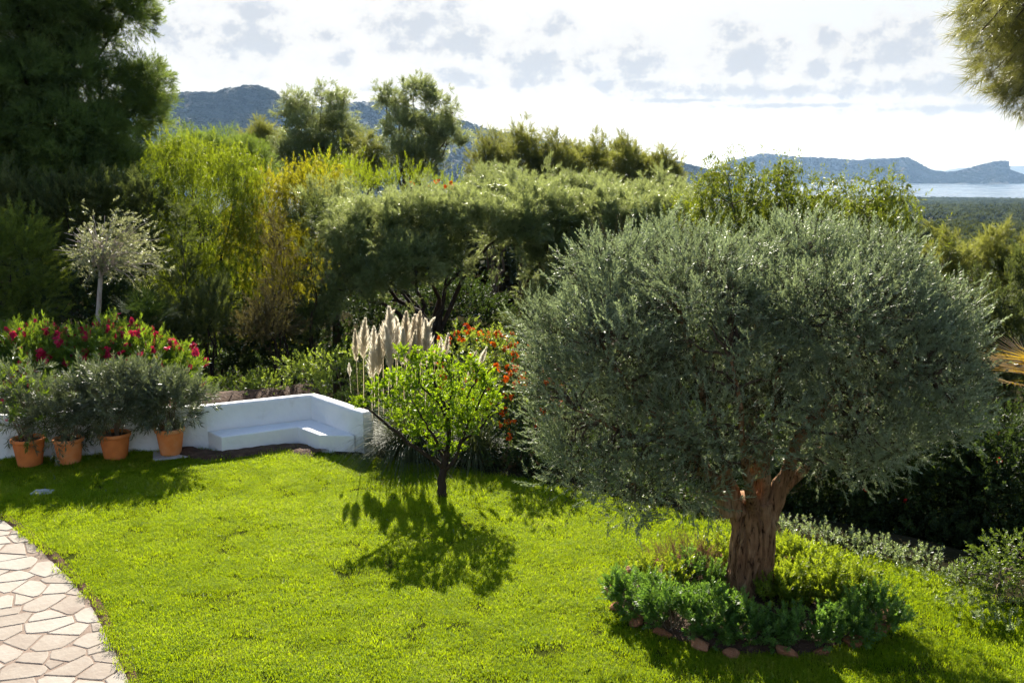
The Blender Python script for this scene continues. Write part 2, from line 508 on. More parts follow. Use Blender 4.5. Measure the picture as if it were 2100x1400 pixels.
def crown(lobes, dens, clump_r, per, up=0.35, out=1.0, rnd=0.5, bottom=0.35, shell=(0.72, 1.03), gap=0.0, inner=0.0, jag=0.06, flat=1.0):
    """sprig positions on and in a union of lobes, gathered into clumps"""
    P, D, T, C = [], [], [], []
    for i, (c, r) in enumerate(lobes):
        c, r = np.asarray(c, float), np.asarray(r, float)
        area = 4 * np.pi * (((r[0] * r[1]) ** 1.6 + (r[0] * r[2]) ** 1.6 + (r[1] * r[2]) ** 1.6) / 3) ** (1 / 1.6)
        n = max(6, int(area * dens))
        u = sph(n)
        keep = (u[:, 2] > -0.15) | (rng.random(n) < bottom)
        u = u[keep]; n = len(u)
        rad = rng.uniform(shell[0], shell[1], n) + rng.exponential(jag, n) * (rng.random(n) < .4)
        if inner > 0:
            sel = rng.random(n) < inner
            rad[sel] = rng.uniform(.35, .75, sel.sum())
        p = c + r * u * rad[:, None]
        ok = rng.random(n) > gap
        for j, (c2, r2) in enumerate(lobes):
            if j != i:
                ok &= np.linalg.norm((p - np.asarray(c2)) / np.asarray(r2), axis=1) > 0.74
        p, u = p[ok], u[ok]
        n = len(p)
        if n == 0:
            continue
        C.append(p)
        nn = nrm(u / r)
        t = np.clip(rng.normal(.5, .2, n), 0, 1)
        pp = np.repeat(p, per, 0) + rng.normal(0, 1, (n * per, 3)) * clump_r * np.array((1, 1, flat))
        dd = np.repeat(nn, per, 0) * out + np.array((0, 0, up)) + rng.normal(0, rnd, (n * per, 3))
        dd += (pp - np.repeat(p, per, 0)) / clump_r * .3
        P.append(pp); D.append(nrm(dd)); T.append(np.repeat(t, per))
    return np.concatenate(P), np.concatenate(D), np.concatenate(T), np.concatenate(C)


def unlinked(name, acc, mat, smooth=False):
    return bpy.data.objects.new(name, acc.mesh(name, mat, smooth))


# --- sprig shapes (local +Z is the growing direction)
def sprig_leafy(name, mat, length=.16, n=14, leaf=.05, width=.011, spread=.75, stem=.0015, fold=.2, opp=True, curl=0.0, start=.1):
    a = Acc()
    t = np.linspace(start, 1, n)
    ang = np.arange(n) * (math.pi * .5 if opp else 2.4) + rng.normal(0, .3, n)
    if opp:
        ang = np.repeat(np.arange((n + 1) // 2) * 1.57, 2)[:n] + np.tile([0, math.pi], (n + 1) // 2)[:n] + rng.normal(0, .25, n)
    bend = np.array([rng.normal(0, .12), rng.normal(0, .12)])
    base = np.stack([bend[0] * length * t * t, bend[1] * length * t * t, t * length], 1)
    sp = spread * (1.1 - .55 * t) + rng.normal(0, .12, n)
    d = np.stack([np.cos(ang) * sp, np.sin(ang) * sp, 1 - .25 * sp], 1)
    d[-1] = (0, 0, 1)
    d[:, 2] -= curl
    leaves(a, base, d, np.tile((0, 0, 1.0), (n, 1)) + rng.normal(0, .35, (n, 3)), leaf * rng.uniform(.75, 1.15, n) * (1 - .25 * t), width * rng.uniform(.8, 1.2, n), fold)
    if stem > 0:
        tube(a, [(0, 0, -length * .25), (bend[0] * length * .25, bend[1] * length * .25, length * .5), (bend[0] * length, bend[1] * length, length)], [stem * 1.3, stem, stem * .5], 3)
    return unlinked(name, a, mat)


def sprig_pine(name, mat, shoots=9, size=.32, needles=26, nl=.085, nw=.0045, core=.5):
    a = Acc()
    for k in range(shoots):
        d = nrm(np.array((rng.normal(0, .55), rng.normal(0, .55), .9 + rng.normal(0, .25))))
        p0 = rng.normal(0, size * .12, 3)
        L = size * rng.uniform(.5, 1.0)
        t = rng.uniform(core * .4, 1, needles)
        base = p0 + d * (L * t)[:, None]
        nd = nrm(d * (.75 + .5 * t)[:, None] + sph(needles) * .85)
        s = nrm(np.cross(nd, sph(needles))) * nw * .5
        ln = nl * rng.uniform(.7, 1.2, needles)[:, None]
        a.tris(np.stack([base - s, base + s, base + nd * ln], 1))
    return unlinked(name, a, mat)


def sprig_droop(name, mat, length=.8, n=26, leaf=.10, width=.013):
    """a hanging strand: goes out and up a little, then hangs; leaves hang from it"""
    a = Acc()
    t = np.linspace(0.05, 1, n)
    outw = .42 * length * np.sin(t * 1.5)
    z = length * (.28 * np.sin(t * 2.4) - .75 * t ** 1.8)
    yy = rng.normal(0, .04) * length * t
    base = np.stack([outw, yy, z], 1)
    ang = rng.uniform(0, 2 * np.pi, n)
    d = np.stack([np.cos(ang) * .5, np.sin(ang) * .5, -np.ones(n) * rng.uniform(.3, 1.1, n)], 1)
    leaves(a, base, d, sph(n), leaf * rng.uniform(.7, 1.2, n), width * rng.uniform(.8, 1.3, n), .2, .05)
    k = slice(0, n, 5)
    tube(a, base[k], np.linspace(.004, .0012, len(base[k])), 3)
    return unlinked(name, a, mat)


def sprig_juniper(name, mat, length=.3, n=40):
    a = Acc()
    t = rng.uniform(0, 1, n)
    ang = rng.uniform(0, 2 * np.pi, n)
    base = np.stack([np.zeros(n), np.zeros(n), t * length * .8], 1) + rng.normal(0, .012, (n, 3))
    d = np.stack([np.cos(ang) * .55, np.sin(ang) * .55, .8 + .4 * t], 1)
    leaves(a, base, d, sph(n), length * .33 * rng.uniform(.6, 1.2, n) * (1.15 - .5 * t), .011 * rng.uniform(.8, 1.5, n), .3)
    return unlinked(name, a, mat)


def sprig_flower(name, mat, n=7, size=.05, petal=.022, up=.6):
    a = Acc()
    for k in range(n):
        c = sph(1)[0] * size * np.array((1, 1, .7)) * rng.uniform(.2, .75)
        d = nrm(c + np.array((0, 0, size * up)))
        u = nrm(np.cross(d, (.3, .5, .8))); w = np.cross(d, u)
        for q in range(5):
            an = q * 1.2566 + k
            dd = u * math.cos(an) + w * math.sin(an) + d * .45
            leaves(a, [c], [dd], [d], petal * rng.uniform(.85, 1.15), petal * .85, .15)
    return a


def grass_patch(name, mat, n=130, rad=.17, h=.047, w=.0068):
    a = Acc()
    r = rad * np.sqrt(rng.random(n)); th = rng.uniform(0, 2 * np.pi, n)
    b = np.stack([r * np.cos(th), r * np.sin(th), np.full(n, -.004)], 1)
    an = rng.uniform(0, 2 * np.pi, n)
    lean = rng.uniform(.15, 1.1, n)
    dl = np.stack([np.cos(an), np.sin(an), np.zeros(n)], 1)
    s = np.stack([-np.sin(an), np.cos(an), np.zeros(n)], 1)
    L = (h * rng.uniform(.55, 1.35, n))[:, None]
    W = (w * rng.uniform(.7, 1.2, n))[:, None] * .5
    m1 = b + (dl * (lean * .35)[:, None] + np.array((0, 0, 1.0))) * L * .55
    tip = m1 + (dl * (lean * .9)[:, None] + np.array((0, 0, .55)) * (1.2 - lean)[:, None]) * L * .6
    v = np.stack([b - s * W, b + s * W, m1 + s * W * .8, m1 - s * W * .8, tip], 1)
    f = []
    for i in range(n):
        f.append((5 * i, 5 * i + 1, 5 * i + 2, 5 * i + 3)); f.append((5 * i + 3, 5 * i + 2, 5 * i + 4))
    a.add(v.reshape(-1, 3), f)
    return unlinked(name, a, mat)


def fam(fn, k, name, mat, **kw):
    return [fn('%s_%d' % (name, i), mat, **kw) for i in range(k)]


S = {}
S['olive'] = fam(sprig_leafy, 5, 'olive_twig', M['olive'], length=.17, n=18, leaf=.052, width=.012, spread=.8)
S['olive_shade_tone'] = fam(sprig_leafy, 3, 'olive_shade_tone_twig', M['olive_shade_tone'], length=.2, n=14, leaf=.05, width=.012, spread=1.0)
S['lemon'] = fam(sprig_leafy, 5, 'lemon_twig', M['lemon'], length=.13, n=11, leaf=.085, width=.040, spread=.95, opp=False, stem=.003)
S['bush'] = fam(sprig_leafy, 4, 'bush_twig', M['bush'], length=.2, n=16, leaf=.07, width=.028, spread=.9, opp=False)
S['shrub'] = fam(sprig_leafy, 4, 'shrub_twig', M['shrub'], length=.17, n=15, leaf=.07, width=.026, spread=.9, opp=False)
S['dark'] = fam(sprig_leafy, 4, 'dark_twig', M['dark_leaf'], length=.2, n=16, leaf=.075, width=.03, spread=1.0, opp=False)
S['oleander'] = fam(sprig_leafy, 5, 'oleander_shoot', M['oleander'], length=.26, n=20, leaf=.13, width=.022, spread=.75, opp=False, stem=.003)
S['oleander_grey'] = fam(sprig_leafy, 5, 'oleander_grey_shoot', M['oleander_grey'], length=.26, n=18, leaf=.135, width=.021, spread=.9, opp=False, stem=.003)
S['oleander_mix'] = S['oleander'][:2] + S['oleander_grey'][:3]
S['grey'] = fam(sprig_leafy, 4, 'grey_twig', M['grey_leaf'], length=.22, n=13, leaf=.085, width=.024, spread=.95, opp=False, stem=.003)
S['herb'] = fam(sprig_leafy, 4, 'herb_shoot', M['herb'], length=.13, n=26, leaf=.060, width=.016, spread=1.05, opp=False)
S['herb_gold'] = fam(sprig_leafy, 4, 'herb_gold_shoot', M['herb_gold'], length=.13, n=24, leaf=.060, width=.016, spread=1.05, opp=False)
S['weed'] = fam(sprig_leafy, 4, 'weed_shoot', M['weed'], length=.10, n=14, leaf=.055, width=.020, spread=1.2, opp=False)
S['dry'] = fam(sprig_leafy, 3, 'dry_shoot', M['dry'], length=.2, n=16, leaf=.05, width=.006, spread=.7, opp=False)
S['pine'] = fam(sprig_pine, 4, 'pine_tuft', M['pine'], shoots=9, size=.36, needles=34, nl=.10, nw=.0075)
S['pine_light'] = fam(sprig_pine, 4, 'pine_light_tuft', M['pine_light'], shoots=9, size=.36, needles=34, nl=.10, nw=.0075)
S['pine_gold'] = fam(sprig_pine, 4, 'pine_gold_tuft', M['pine_gold'], shoots=4, size=.17, needles=44, nl=.10, nw=.0024, core=.2)
S['acacia'] = fam(sprig_droop, 4, 'acacia_strand', M['acacia'], length=.75, n=34, leaf=.11, width=.017)
S['acacia_yellow'] = fam(sprig_droop, 4, 'acacia_yellow_strand', M['acacia_yellow'], length=.75, n=34, leaf=.11, width=.017)
S['gum'] = fam(sprig_droop, 5, 'gum_strand', M['gum'], length=.75, n=30, leaf=.13, width=.024)
S['acacia_up'] = fam(sprig_leafy, 4, 'acacia_shoot', M['acacia'], length=.35, n=22, leaf=.10, width=.015, spread=.7, opp=False)
S['acacia_mix'] = S['acacia'] + S['acacia_up'] * 1
S['acacia_yellow_mix'] = S['acacia_yellow'] + fam(sprig_leafy, 4, 'acacia_yellow_shoot', M['acacia_yellow'], length=.35, n=22, leaf=.10, width=.015, spread=.7, opp=False)
S['gum_mix'] = S['gum'] + fam(sprig_leafy, 4, 'gum_shoot', M['gum'], length=.4, n=16, leaf=.13, width=.024, spread=.8, opp=False, curl=.5)
S['juniper'] = fam(sprig_juniper, 4, 'juniper_spray', M['juniper'], length=.3, n=46)
S['round'] = fam(sprig_juniper, 4, 'round_bush_spray', leafmat('round_bush_leaf', (.035, .07, .014), (.075, .125, .02), (.14, .18, .03), (.30, .36, .03), .38, .55, .25), length=.26, n=46)
S['juniper_dry'] = fam(sprig_juniper, 3, 'juniper_dry_spray', M['juniper_dry'], length=.34, n=30)
S['grass'] = [grass_patch('grass_tuft_%d' % i, M['grass']) for i in range(6)]
S['long_grass'] = [grass_patch('long_grass_tuft_%d' % i, M['grass'], n=60, rad=.12, h=.10, w=.006) for i in range(4)]


# ------------------------------------------------------------------ terrain
EDGE_X = [-60, -9.9, -6.2, -4.0, -3.0, -.4, 1.2, 3.3, 4.7, 5.9, 7.4, 10, 20, 60]
EDGE_Y = [19.5, 19.0, 20.0, 20.9, 19.4, 18.3, 17.3, 15.8, 14.7, 14.0, 12.2, 9, 0, -40]
PR = np.array([0, 3, 8, 20, 60, 250, 800, 2000, 3100, 3350, 5000, 40000.])
PZ = np.array([-.12, -.7, -1.8, -2.6, -5, -22, -46, -80, -97.5, -104, -125, -125.])


def ground_z(x, y):
    x, y = np.asarray(x, float), np.asarray(y, float)
    s = np.maximum(0, y - np.interp(x, EDGE_X, EDGE_Y))
    z = np.interp(s, PR, PZ)
    far = np.clip((s - 200) / 600, 0, 1)
    z = z + far * (6 * np.sin(x * .006 + 1) * np.sin(y * .0043) + 3 * np.sin(x * .017) * np.cos(y * .013 + 2))
    return z


def build_ground():
    rr = np.concatenate([np.linspace(2, 40, 60), np.geomspace(41.5, 36000, 110)])
    aa = np.concatenate([np.linspace(-40, 40, 161), np.linspace(44, 316, 60)]) * math.pi / 180
    x = rr[:, None] * np.sin(aa)[None, :]
    y = rr[:, None] * np.cos(aa)[None, :]
    z = ground_z(x, y)
    z = np.where(y < -5, np.minimum(z, -.12), z)
    n, k = z.shape
    f = [(i * k + j, i * k + (j + 1) % k, (i + 1) * k + (j + 1) % k, (i + 1) * k + j) for i in range(n - 1) for j in range(k)]
    f.append(tuple(range(k))[::-1])
    a = Acc()
    a.add(np.stack([x, y, z], -1), f)
    return tag(a.build('ground', M['ground'], smooth=True), 'dark earth of the hillside falling to the wooded valley', 'ground', kind='structure')


build_ground()

# sea
m, t = newmat('sea_water')
b = t.nodes.new('ShaderNodeBsdfPrincipled')
b.inputs['Base Color'].default_value = (.03, .07, .11, 1)
b.inputs['Roughness'].default_value = .22
tcn = t.nodes.new('ShaderNodeTexCoord')
mp = t.nodes.new('ShaderNodeMapping'); mp.inputs['Scale'].default_value = (.004, .02, 1)
lnk(t, tcn.outputs['Object'], mp.inputs[0])
nz = t.nodes.new('ShaderNodeTexNoise'); nz.inputs['Scale'].default_value = 1.0; nz.inputs['Detail'].default_value = 4
lnk(t, mp.outputs[0], nz.inputs['Vector'])
mr = t.nodes.new('ShaderNodeMapRange'); mr.inputs[1].default_value = .35; mr.inputs[2].default_value = .65
mr.inputs[3].default_value = .12; mr.inputs[4].default_value = .34
lnk(t, nz.outputs['Fac'], mr.inputs[0]); lnk(t, mr.outputs[0], b.inputs['Roughness'])
nb = t.nodes.new('ShaderNodeTexNoise'); nb.inputs['Scale'].default_value = .12; nb.inputs['Detail'].default_value = 3
lnk(t, tcn.outputs['Object'], nb.inputs['Vector'])
bp = t.nodes.new('ShaderNodeBump'); bp.inputs['Strength'].default_value = .25; bp.inputs['Distance'].default_value = .6
lnk(t, nb.outputs['Fac'], bp.inputs['Height']); lnk(t, bp.outputs[0], b.inputs['Normal'])
o = t.nodes.new('ShaderNodeOutputMaterial'); lnk(t, b.outputs[0], o.inputs[0])
a = Acc()
a.add([(-26000, 2700, -100), (26000, 2700, -100), (26000, 34000, -100), (-26000, 34000, -100)], [(0, 1, 2, 3)])
tag(a.build('sea', m), 'pale calm sea of the bay beyond the wooded valley', 'sea', kind='structure')


def hill(name, D, prof, base_z, near, back, label, mat, rough=.05, crowns=0, crown_size=7.0, steep=1.25):
    """a ridge whose skyline runs through the given directions at distance D"""
    px = np.array([p[0] for p in prof], float); py = np.array([p[1] for p in prof], float)
    xs = np.linspace(px[0], px[-1], 220)
    ys = np.interp(xs, px, py)
    top = np.array([A(x, y, D) for x, y in zip(xs, ys)])
    ks = np.concatenate([np.linspace(-1, 0, 34), np.linspace(.06, 1, 8)])
    V = np.zeros((len(ks), len(xs), 3))
    for i, k in enumerate(ks):
        for j in range(len(xs)):
            X, Y, Z = top[j]
            Hh = Z - base_z
            if k <= 0:
                yy = Y + k * near
                sh = (1 + k) ** steep
            else:
                yy = Y + k * back
                sh = 1 - k ** 1.4
            gul = mnoise.fractal(Vector((X * .0042, yy * .0026, D * .001)), 1.0, 2.0, 4)
            wgt = math.sin(math.pi * min(1, max(0, 1 + k))) if k <= 0 else 0
            V[i, j] = (X * yy / Y, yy, base_z + Hh * max(0, sh) + Hh * (.30 * gul * wgt) + (rough * Hh * .25 * mnoise.noise(Vector((X * .02, yy * .02, 3)))) * (.2 + wgt))
    n, k = V.shape[:2]
    f = [(i * k + j, i * k + j + 1, (i + 1) * k + j + 1, (i + 1) * k + j) for i in range(n - 1) for j in range(k - 1)]
    a = Acc(); a.add(V, f)
    o = a.build(name, mat, smooth=True)
    tag(o, label, 'hill', kind='structure')
    if crowns:
        i = rng.integers(8, 36, crowns * 1); j = rng.integers(0, k - 1, crowns)
        fi, fj = rng.random(crowns)[:, None], rng.random(crowns)[:, None]
        i = np.minimum(i, n - 2)
        p = (V[i, j] * (1 - fj) + V[i, j + 1] * fj) * (1 - fi) + (V[i + 1, j] * (1 - fj) + V[i + 1, j + 1] * fj) * fi
        return o, p
    return o, None


# tree crowns of the far woods: a ball of leaf clumps
def far_crown(name, n=150, mt=None):
    a = Acc()
    u = sph(n); u[:, 2] = np.abs(u[:, 2]) * 1.0 - .25
    lob = 1 + .22 * np.sin(u[:, 0] * 5 + rng.random() * 6) * np.cos(u[:, 1] * 4 + rng.random() * 6)
    p = u * lob[:, None] * np.array((.5, .5, .42)) * rng.uniform(.82, 1.05, n)[:, None]
    d = nrm(u + sph(n) * .7)
    leaves(a, p, d, sph(n), rng.uniform(.13, .26, n), rng.uniform(.12, .2, n), .3)
    return unlinked(name, a, mt or M['forest'])


M['hill_wood'] = leafmat('hill_wood', (.010, .016, .007), (.016, .024, .010), (.026, .032, .014), (.03, .04, .012), .2, .9, .0)
S['hill_wood'] = [far_crown('hill_crown_%d' % i, 90, M['hill_wood']) for i in range(4)]
S['far'] = [far_crown('far_crown_%d' % i) for i in range(6)]

M1 = [(150, 250), (250, 215), (330, 197), (380, 190), (430, 192), (470, 183), (515, 176), (548, 182), (590, 208), (640, 236), (700, 262), (780, 300), (860, 345)]
M2 = [(480, 262), (560, 240), (640, 222), (700, 213), (745, 210), (790, 211), (850, 224), (920, 240), (1000, 265), (1080, 283), (1180, 300),
      (1300, 318), (1390, 334), (1440, 346), (1480, 362), (1520, 384)]
HEAD = [(1380, 376), (1430, 362), (1470, 345), (1500, 330), (1570, 315), (1610, 320), (1640, 323), (1690, 324), (1740, 329), (1790, 327), (1830, 326),
        (1860, 323), (1885, 336), (1910, 350), (1940, 354), (1965, 352), (2000, 342), (2030, 334), (2050, 331), (2066, 330), (2069, 333), (2071, 350), (2090, 356), (2112, 366), (2150, 374)]
ISL = [(1930, 354.5), (1945, 348), (1965, 345), (2000, 343), (2035, 342), (2070, 341), (2100, 340), (2180, 338), (2260, 341), (2330, 354)]
_, c1 = hill('mountain', 2600, M1, -85, 900, 900, 'wooded blue-green mountain with a rounded summit beyond the dark pine', M['hill'], crowns=9000)
_, c2 = hill('ridge', 3300, M2, -95, 900, 900, 'long wooded ridge sloping down to the bay behind the twin pines', M['hill'], crowns=9000)
_, c3 = hill('headland', 6300, HEAD, -113, 420, 700, 'blue hazy headland ending in a square sea cliff', M['cliff'], crowns=6000)
hill('island', 14500, ISL, -113, 400, 900, 'faint flat island on the horizon behind the sea cliff', M['cliff'])
for nm, cp, sz, lb in (('mountain_forest', c1, 11, 'dark pine wood covering the rounded mountain'), ('ridge_forest', c2, 12, 'dark pine wood covering the long sloping ridge'),
                       ('headland_forest', c3, 15, 'low dark scrub covering the hazy headland')):
    n = len(cp)
    o = scatter(nm, cp, np.tile((0, 0, 1.), (n, 1)) + rng.normal(0, .1, (n, 3)), sz * rng.uniform(.6, 1.25, n), np.clip(rng.normal(.45, .25, n), 0, 1), S['hill_wood'])
    tag(o, lb, 'forest')

# valley woods
def valley():
    P = []
    for (r0, r1, a0, a1, sp) in ((75, 260, -30, 36, 5.2), (260, 900, 12, 34, 6.3), (900, 3150, 16, 31, 9.5)):
        n = int((a1 - a0) * math.pi / 360 * (r1 ** 2 - r0 ** 2) / sp ** 2)
        r = np.sqrt(rng.uniform(r0 ** 2, r1 ** 2, n)); an = rng.uniform(a0, a1, n) * math.pi / 180
        x, y = r * np.sin(an), r * np.cos(an)
        k = np.sin(x * .013 + 2) * np.sin(y * .009) + np.sin(x * .031) * np.sin(y * .023 + 1)
        ok = rng.random(n) < np.clip(.95 + .25 * k, .6, 1)
        x, y, r = x[ok], y[ok], r[ok]
        P.append(np.stack([x, y, ground_z(x, y), np.full(len(x), sp)], 1))
    P = np.concatenate(P)
    P = P[P[:, 2] > -99]
    s = P[:, 3] * rng.uniform(1.0, 1.75, len(P))
    pts = P[:, :3] + np.stack([0 * s, 0 * s, s * .35 + 1.2], 1)
    o = scatter('forest', pts, np.tile((0, 0, 1.), (len(s), 1)) + rng.normal(0, .12, (len(s), 3)), s, np.clip(rng.normal(.5, .25, len(s)), 0, 1), S['far'])
    tag(o, 'wide pine wood filling the valley down to the shore', 'forest')


valley()

# ------------------------------------------------------------------ garden ground: path, soil edge, lawn
PATH_EDGE = [(-11.5, 18.0), (-9.9, 16.95), (-8.41, 15.62), (-7.51, 14.73), (-6.57, 13.66), (-5.59, 12.49), (-4.91, 11.42), (-4.1, 10.14), (-3.5, 8.7), (-3.15, 7.0), (-3.05, 4.5)]


def smooth_line(pts, n):
    pts = np.asarray(pts, float)
    t = np.concatenate([[0], np.cumsum(np.linalg.norm(np.diff(pts, axis=0), axis=1))])
    tt = np.linspace(0, t[-1], n)
    q = np.stack([np.interp(tt, t, pts[:, 0]), np.interp(tt, t, pts[:, 1])], 1)
    for _ in range(6):
        q[1:-1] = (q[:-2] + q[1:-1] * 2 + q[2:]) / 4
    return q


pe = smooth_line(PATH_EDGE, 90)
FAR_EDGE = [(-11.5, 18.3), (-9.87, 18.5), (-8.12, 18.83), (-6.15, 19.2), (-5.65, 18.8), (-4.36, 19.5), (-3.78, 18.95), (-3.0, 18.76), (-.45, 17.6), (1.19, 16.7), (3.33, 15.15), (4.68, 14.05),
            (5.82, 13.3), (6.5, 12.2), (6.9, 10.4), (7.2, 8), (7.2, 4.5)]
fe = np.array(FAR_EDGE)
lawn_poly = np.concatenate([fe, pe[::-1]])


def in_poly(p, poly):
    x, y = p[:, 0], p[:, 1]
    ins = np.zeros(len(p), bool)
    j = len(poly) - 1
    for i in range(len(poly)):
        xi, yi = poly[i]; xj, yj = poly[j]
        c = ((yi > y) != (yj > y)) & (x < (xj - xi) * (y - yi) / (yj - yi + 1e-12) + xi)
        ins ^= c
        j = i
    return ins


def seg_dist(p, line):
    best = np.full(len(p), 1e9)
    for a_, b_ in zip(line[:-1], line[1:]):
        d = b_ - a_
        t = np.clip(((p - a_) @ d) / (d @ d), 0, 1)
        best = np.minimum(best, np.linalg.norm(p - (a_ + t[:, None] * d), axis=1))
    return best


a = Acc()
a.add([(x, y, 0) for x, y in lawn_poly], [tuple(range(len(lawn_poly)))[::-1]])
tag(a.build('lawn', M['lawn_base']), 'earth and thatch of the sunlit lawn', 'lawn', kind='structure')

# flagstone path
PZL = -.045
path_poly = np.concatenate([pe + np.array((-.03, -.02)), np.array([(-3.2, 2), (-14, 2), (-14, 18.0)])])
a = Acc()
a.add([(x, y, PZL) for x, y in path_poly], [tuple(range(len(path_poly)))[::-1]])
path = tag(a.build('path', M['mortar']), 'crazy paving of pale irregular flagstones beside the lawn', 'path', kind='structure')
# soil edge between path and lawn
a = Acc()
e0 = pe + np.array((-.055, -.04)) + rng.normal(0, .014, pe.shape); e1 = pe + rng.normal(0, .012, pe.shape) + np.array((.03, .02))
n = len(pe)
v = np.concatenate([np.c_[e0, np.full(n, PZL + .004)], np.c_[(e0 * .6 + e1 * .4), np.full(n, -.005)], np.c_[e1, np.full(n, .012)]])
a.add(v, [(k * n + i, k * n + i + 1, (k + 1) * n + i + 1, (k + 1) * n + i) for k in range(2) for i in range(n - 1)])
tag(a.build('soil_edge', M['edge_soil']), 'narrow strip of red earth between path and lawn', 'soil edge', kind='structure')


def clip_half(poly, n_, d_):
    out = []
    for i in range(len(poly)):
        p, q = poly[i], poly[(i + 1) % len(poly)]
        a_, b_ = p @ n_ - d_, q @ n_ - d_
        if a_ <= 0:
            out.append(p)
        if (a_ < 0) != (b_ < 0) and abs(a_ - b_) > 1e-12:
            out.append(p + (q - p) * (a_ / (a_ - b_)))
    return out


def build_flags():
    # sites in a stretched frame so that the slabs come out longer one way
    reg = (-10.2, -3.4, 7.6, 16.9)
    pts = []
    tries = 0
    while tries < 30000 and len(pts) < 420:
        tries += 1
        p = np.array((rng.uniform(reg[0], reg[1]), rng.uniform(reg[2], reg[3])))
        mind = .20 + .22 * rng.random() ** 1.5
        if all(np.linalg.norm((p - q) * np.array((.72, 1.2))) > mind for q in pts):
            pts.append(p)
    pts = np.array(pts)
    inside = in_poly(pts, path_poly)
    cnt = 0
    w = rng.uniform(-.035, .035, len(pts))
    for i, c in enumerate(pts):
        if not inside[i] and seg_dist(c[None], pe)[0] > .12:
            continue
        # keep what the photograph's corner can see, and a margin around it
        if c[1] < 9.2 - .2 or c[0] < -.62 * c[1] - .9:
            continue
        poly = [c + np.array(q) for q in ((-.5, -.5), (.5, -.5), (.5, .5), (-.5, .5))]
        dist = np.linalg.norm(pts - c, axis=1)
        for j in np.argsort(dist)[1:16]:
            d = pts[j] - c
            L = np.linalg.norm(d)
            nn = d / L
            th = (((i * j * 7919 + (i + j) * 104729) % 1000) / 1000 - .5) * .75
            nn = np.array((nn[0] * math.cos(th) - nn[1] * math.sin(th), nn[0] * math.sin(th) + nn[1] * math.cos(th)))
            poly = clip_half(poly, nn, nn @ (c + d / 2) + w[i] - w[j] - .006 - .004 * rng.random())
            if len(poly) < 3:
                break
        if len(poly) < 3:
            continue
        # cut along the lawn edge
        k = np.argmin(np.linalg.norm(pe - c, axis=1)); k = min(max(k, 1), len(pe) - 2)
        tg = nrm(pe[k + 1] - pe[k - 1]); no = np.array((-tg[1], tg[0]))
        if no @ (c - pe[k]) > 0 and inside[i]:
            no = -no
        if not inside[i]:
            no = no if no[0] > 0 else -no
        poly = clip_half(poly, no, no @ pe[k] - .07)
        if len(poly) < 3:
            continue
        poly = np.array(poly)
        ar = .5 * abs(np.dot(poly[:, 0], np.roll(poly[:, 1], 1)) - np.dot(poly[:, 1], np.roll(poly[:, 0], 1)))
        if ar < .006:
            continue
        ctr = poly.mean(0)
        # broken outline: extra points with small offsets
        q = []
        for s in range(len(poly)):
            p0, p1 = poly[s], poly[(s + 1) % len(poly)]
            ln = np.linalg.norm(p1 - p0)
            q.append(p0 + (ctr - p0) * rng.uniform(.01, .05))
            if ln > .12:
                mpt = p0 * .5 + p1 * .5
                q.append(mpt + (ctr - mpt) * rng.uniform(-.03, .05))
        q = np.array(q)
        n_ = len(q)
        tilt = rng.normal(0, .006, 2)
        h = .018 + rng.uniform(-.004, .006)
        rel = q - ctr
        zt = h * .35 + rel @ tilt * .4
        sh = rel * (1 - .012 / np.maximum(np.linalg.norm(rel, axis=1, keepdims=True), .03))
        v = np.concatenate([np.c_[rel, np.full(n_, -.02)], np.c_[rel, zt - .005], np.c_[sh, zt]])
        f = [(l * n_ + s, l * n_ + (s + 1) % n_, (l + 1) * n_ + (s + 1) % n_, (l + 1) * n_ + s) for l in range(2) for s in range(n_)]
        f.append(tuple(range(2 * n_, 3 * n_)))
        a = Acc(); a.add(v, f)
        a.build('flagstone', M['flag'], path, loc=(ctr[0], ctr[1], PZL + .003))
        cnt += 1
        if cnt >= 298:
            break


build_flags()

# grass on the lawn
BED_C, BED_R = np.array((3.05, 12.2)), np.array((1.72, 1.48))


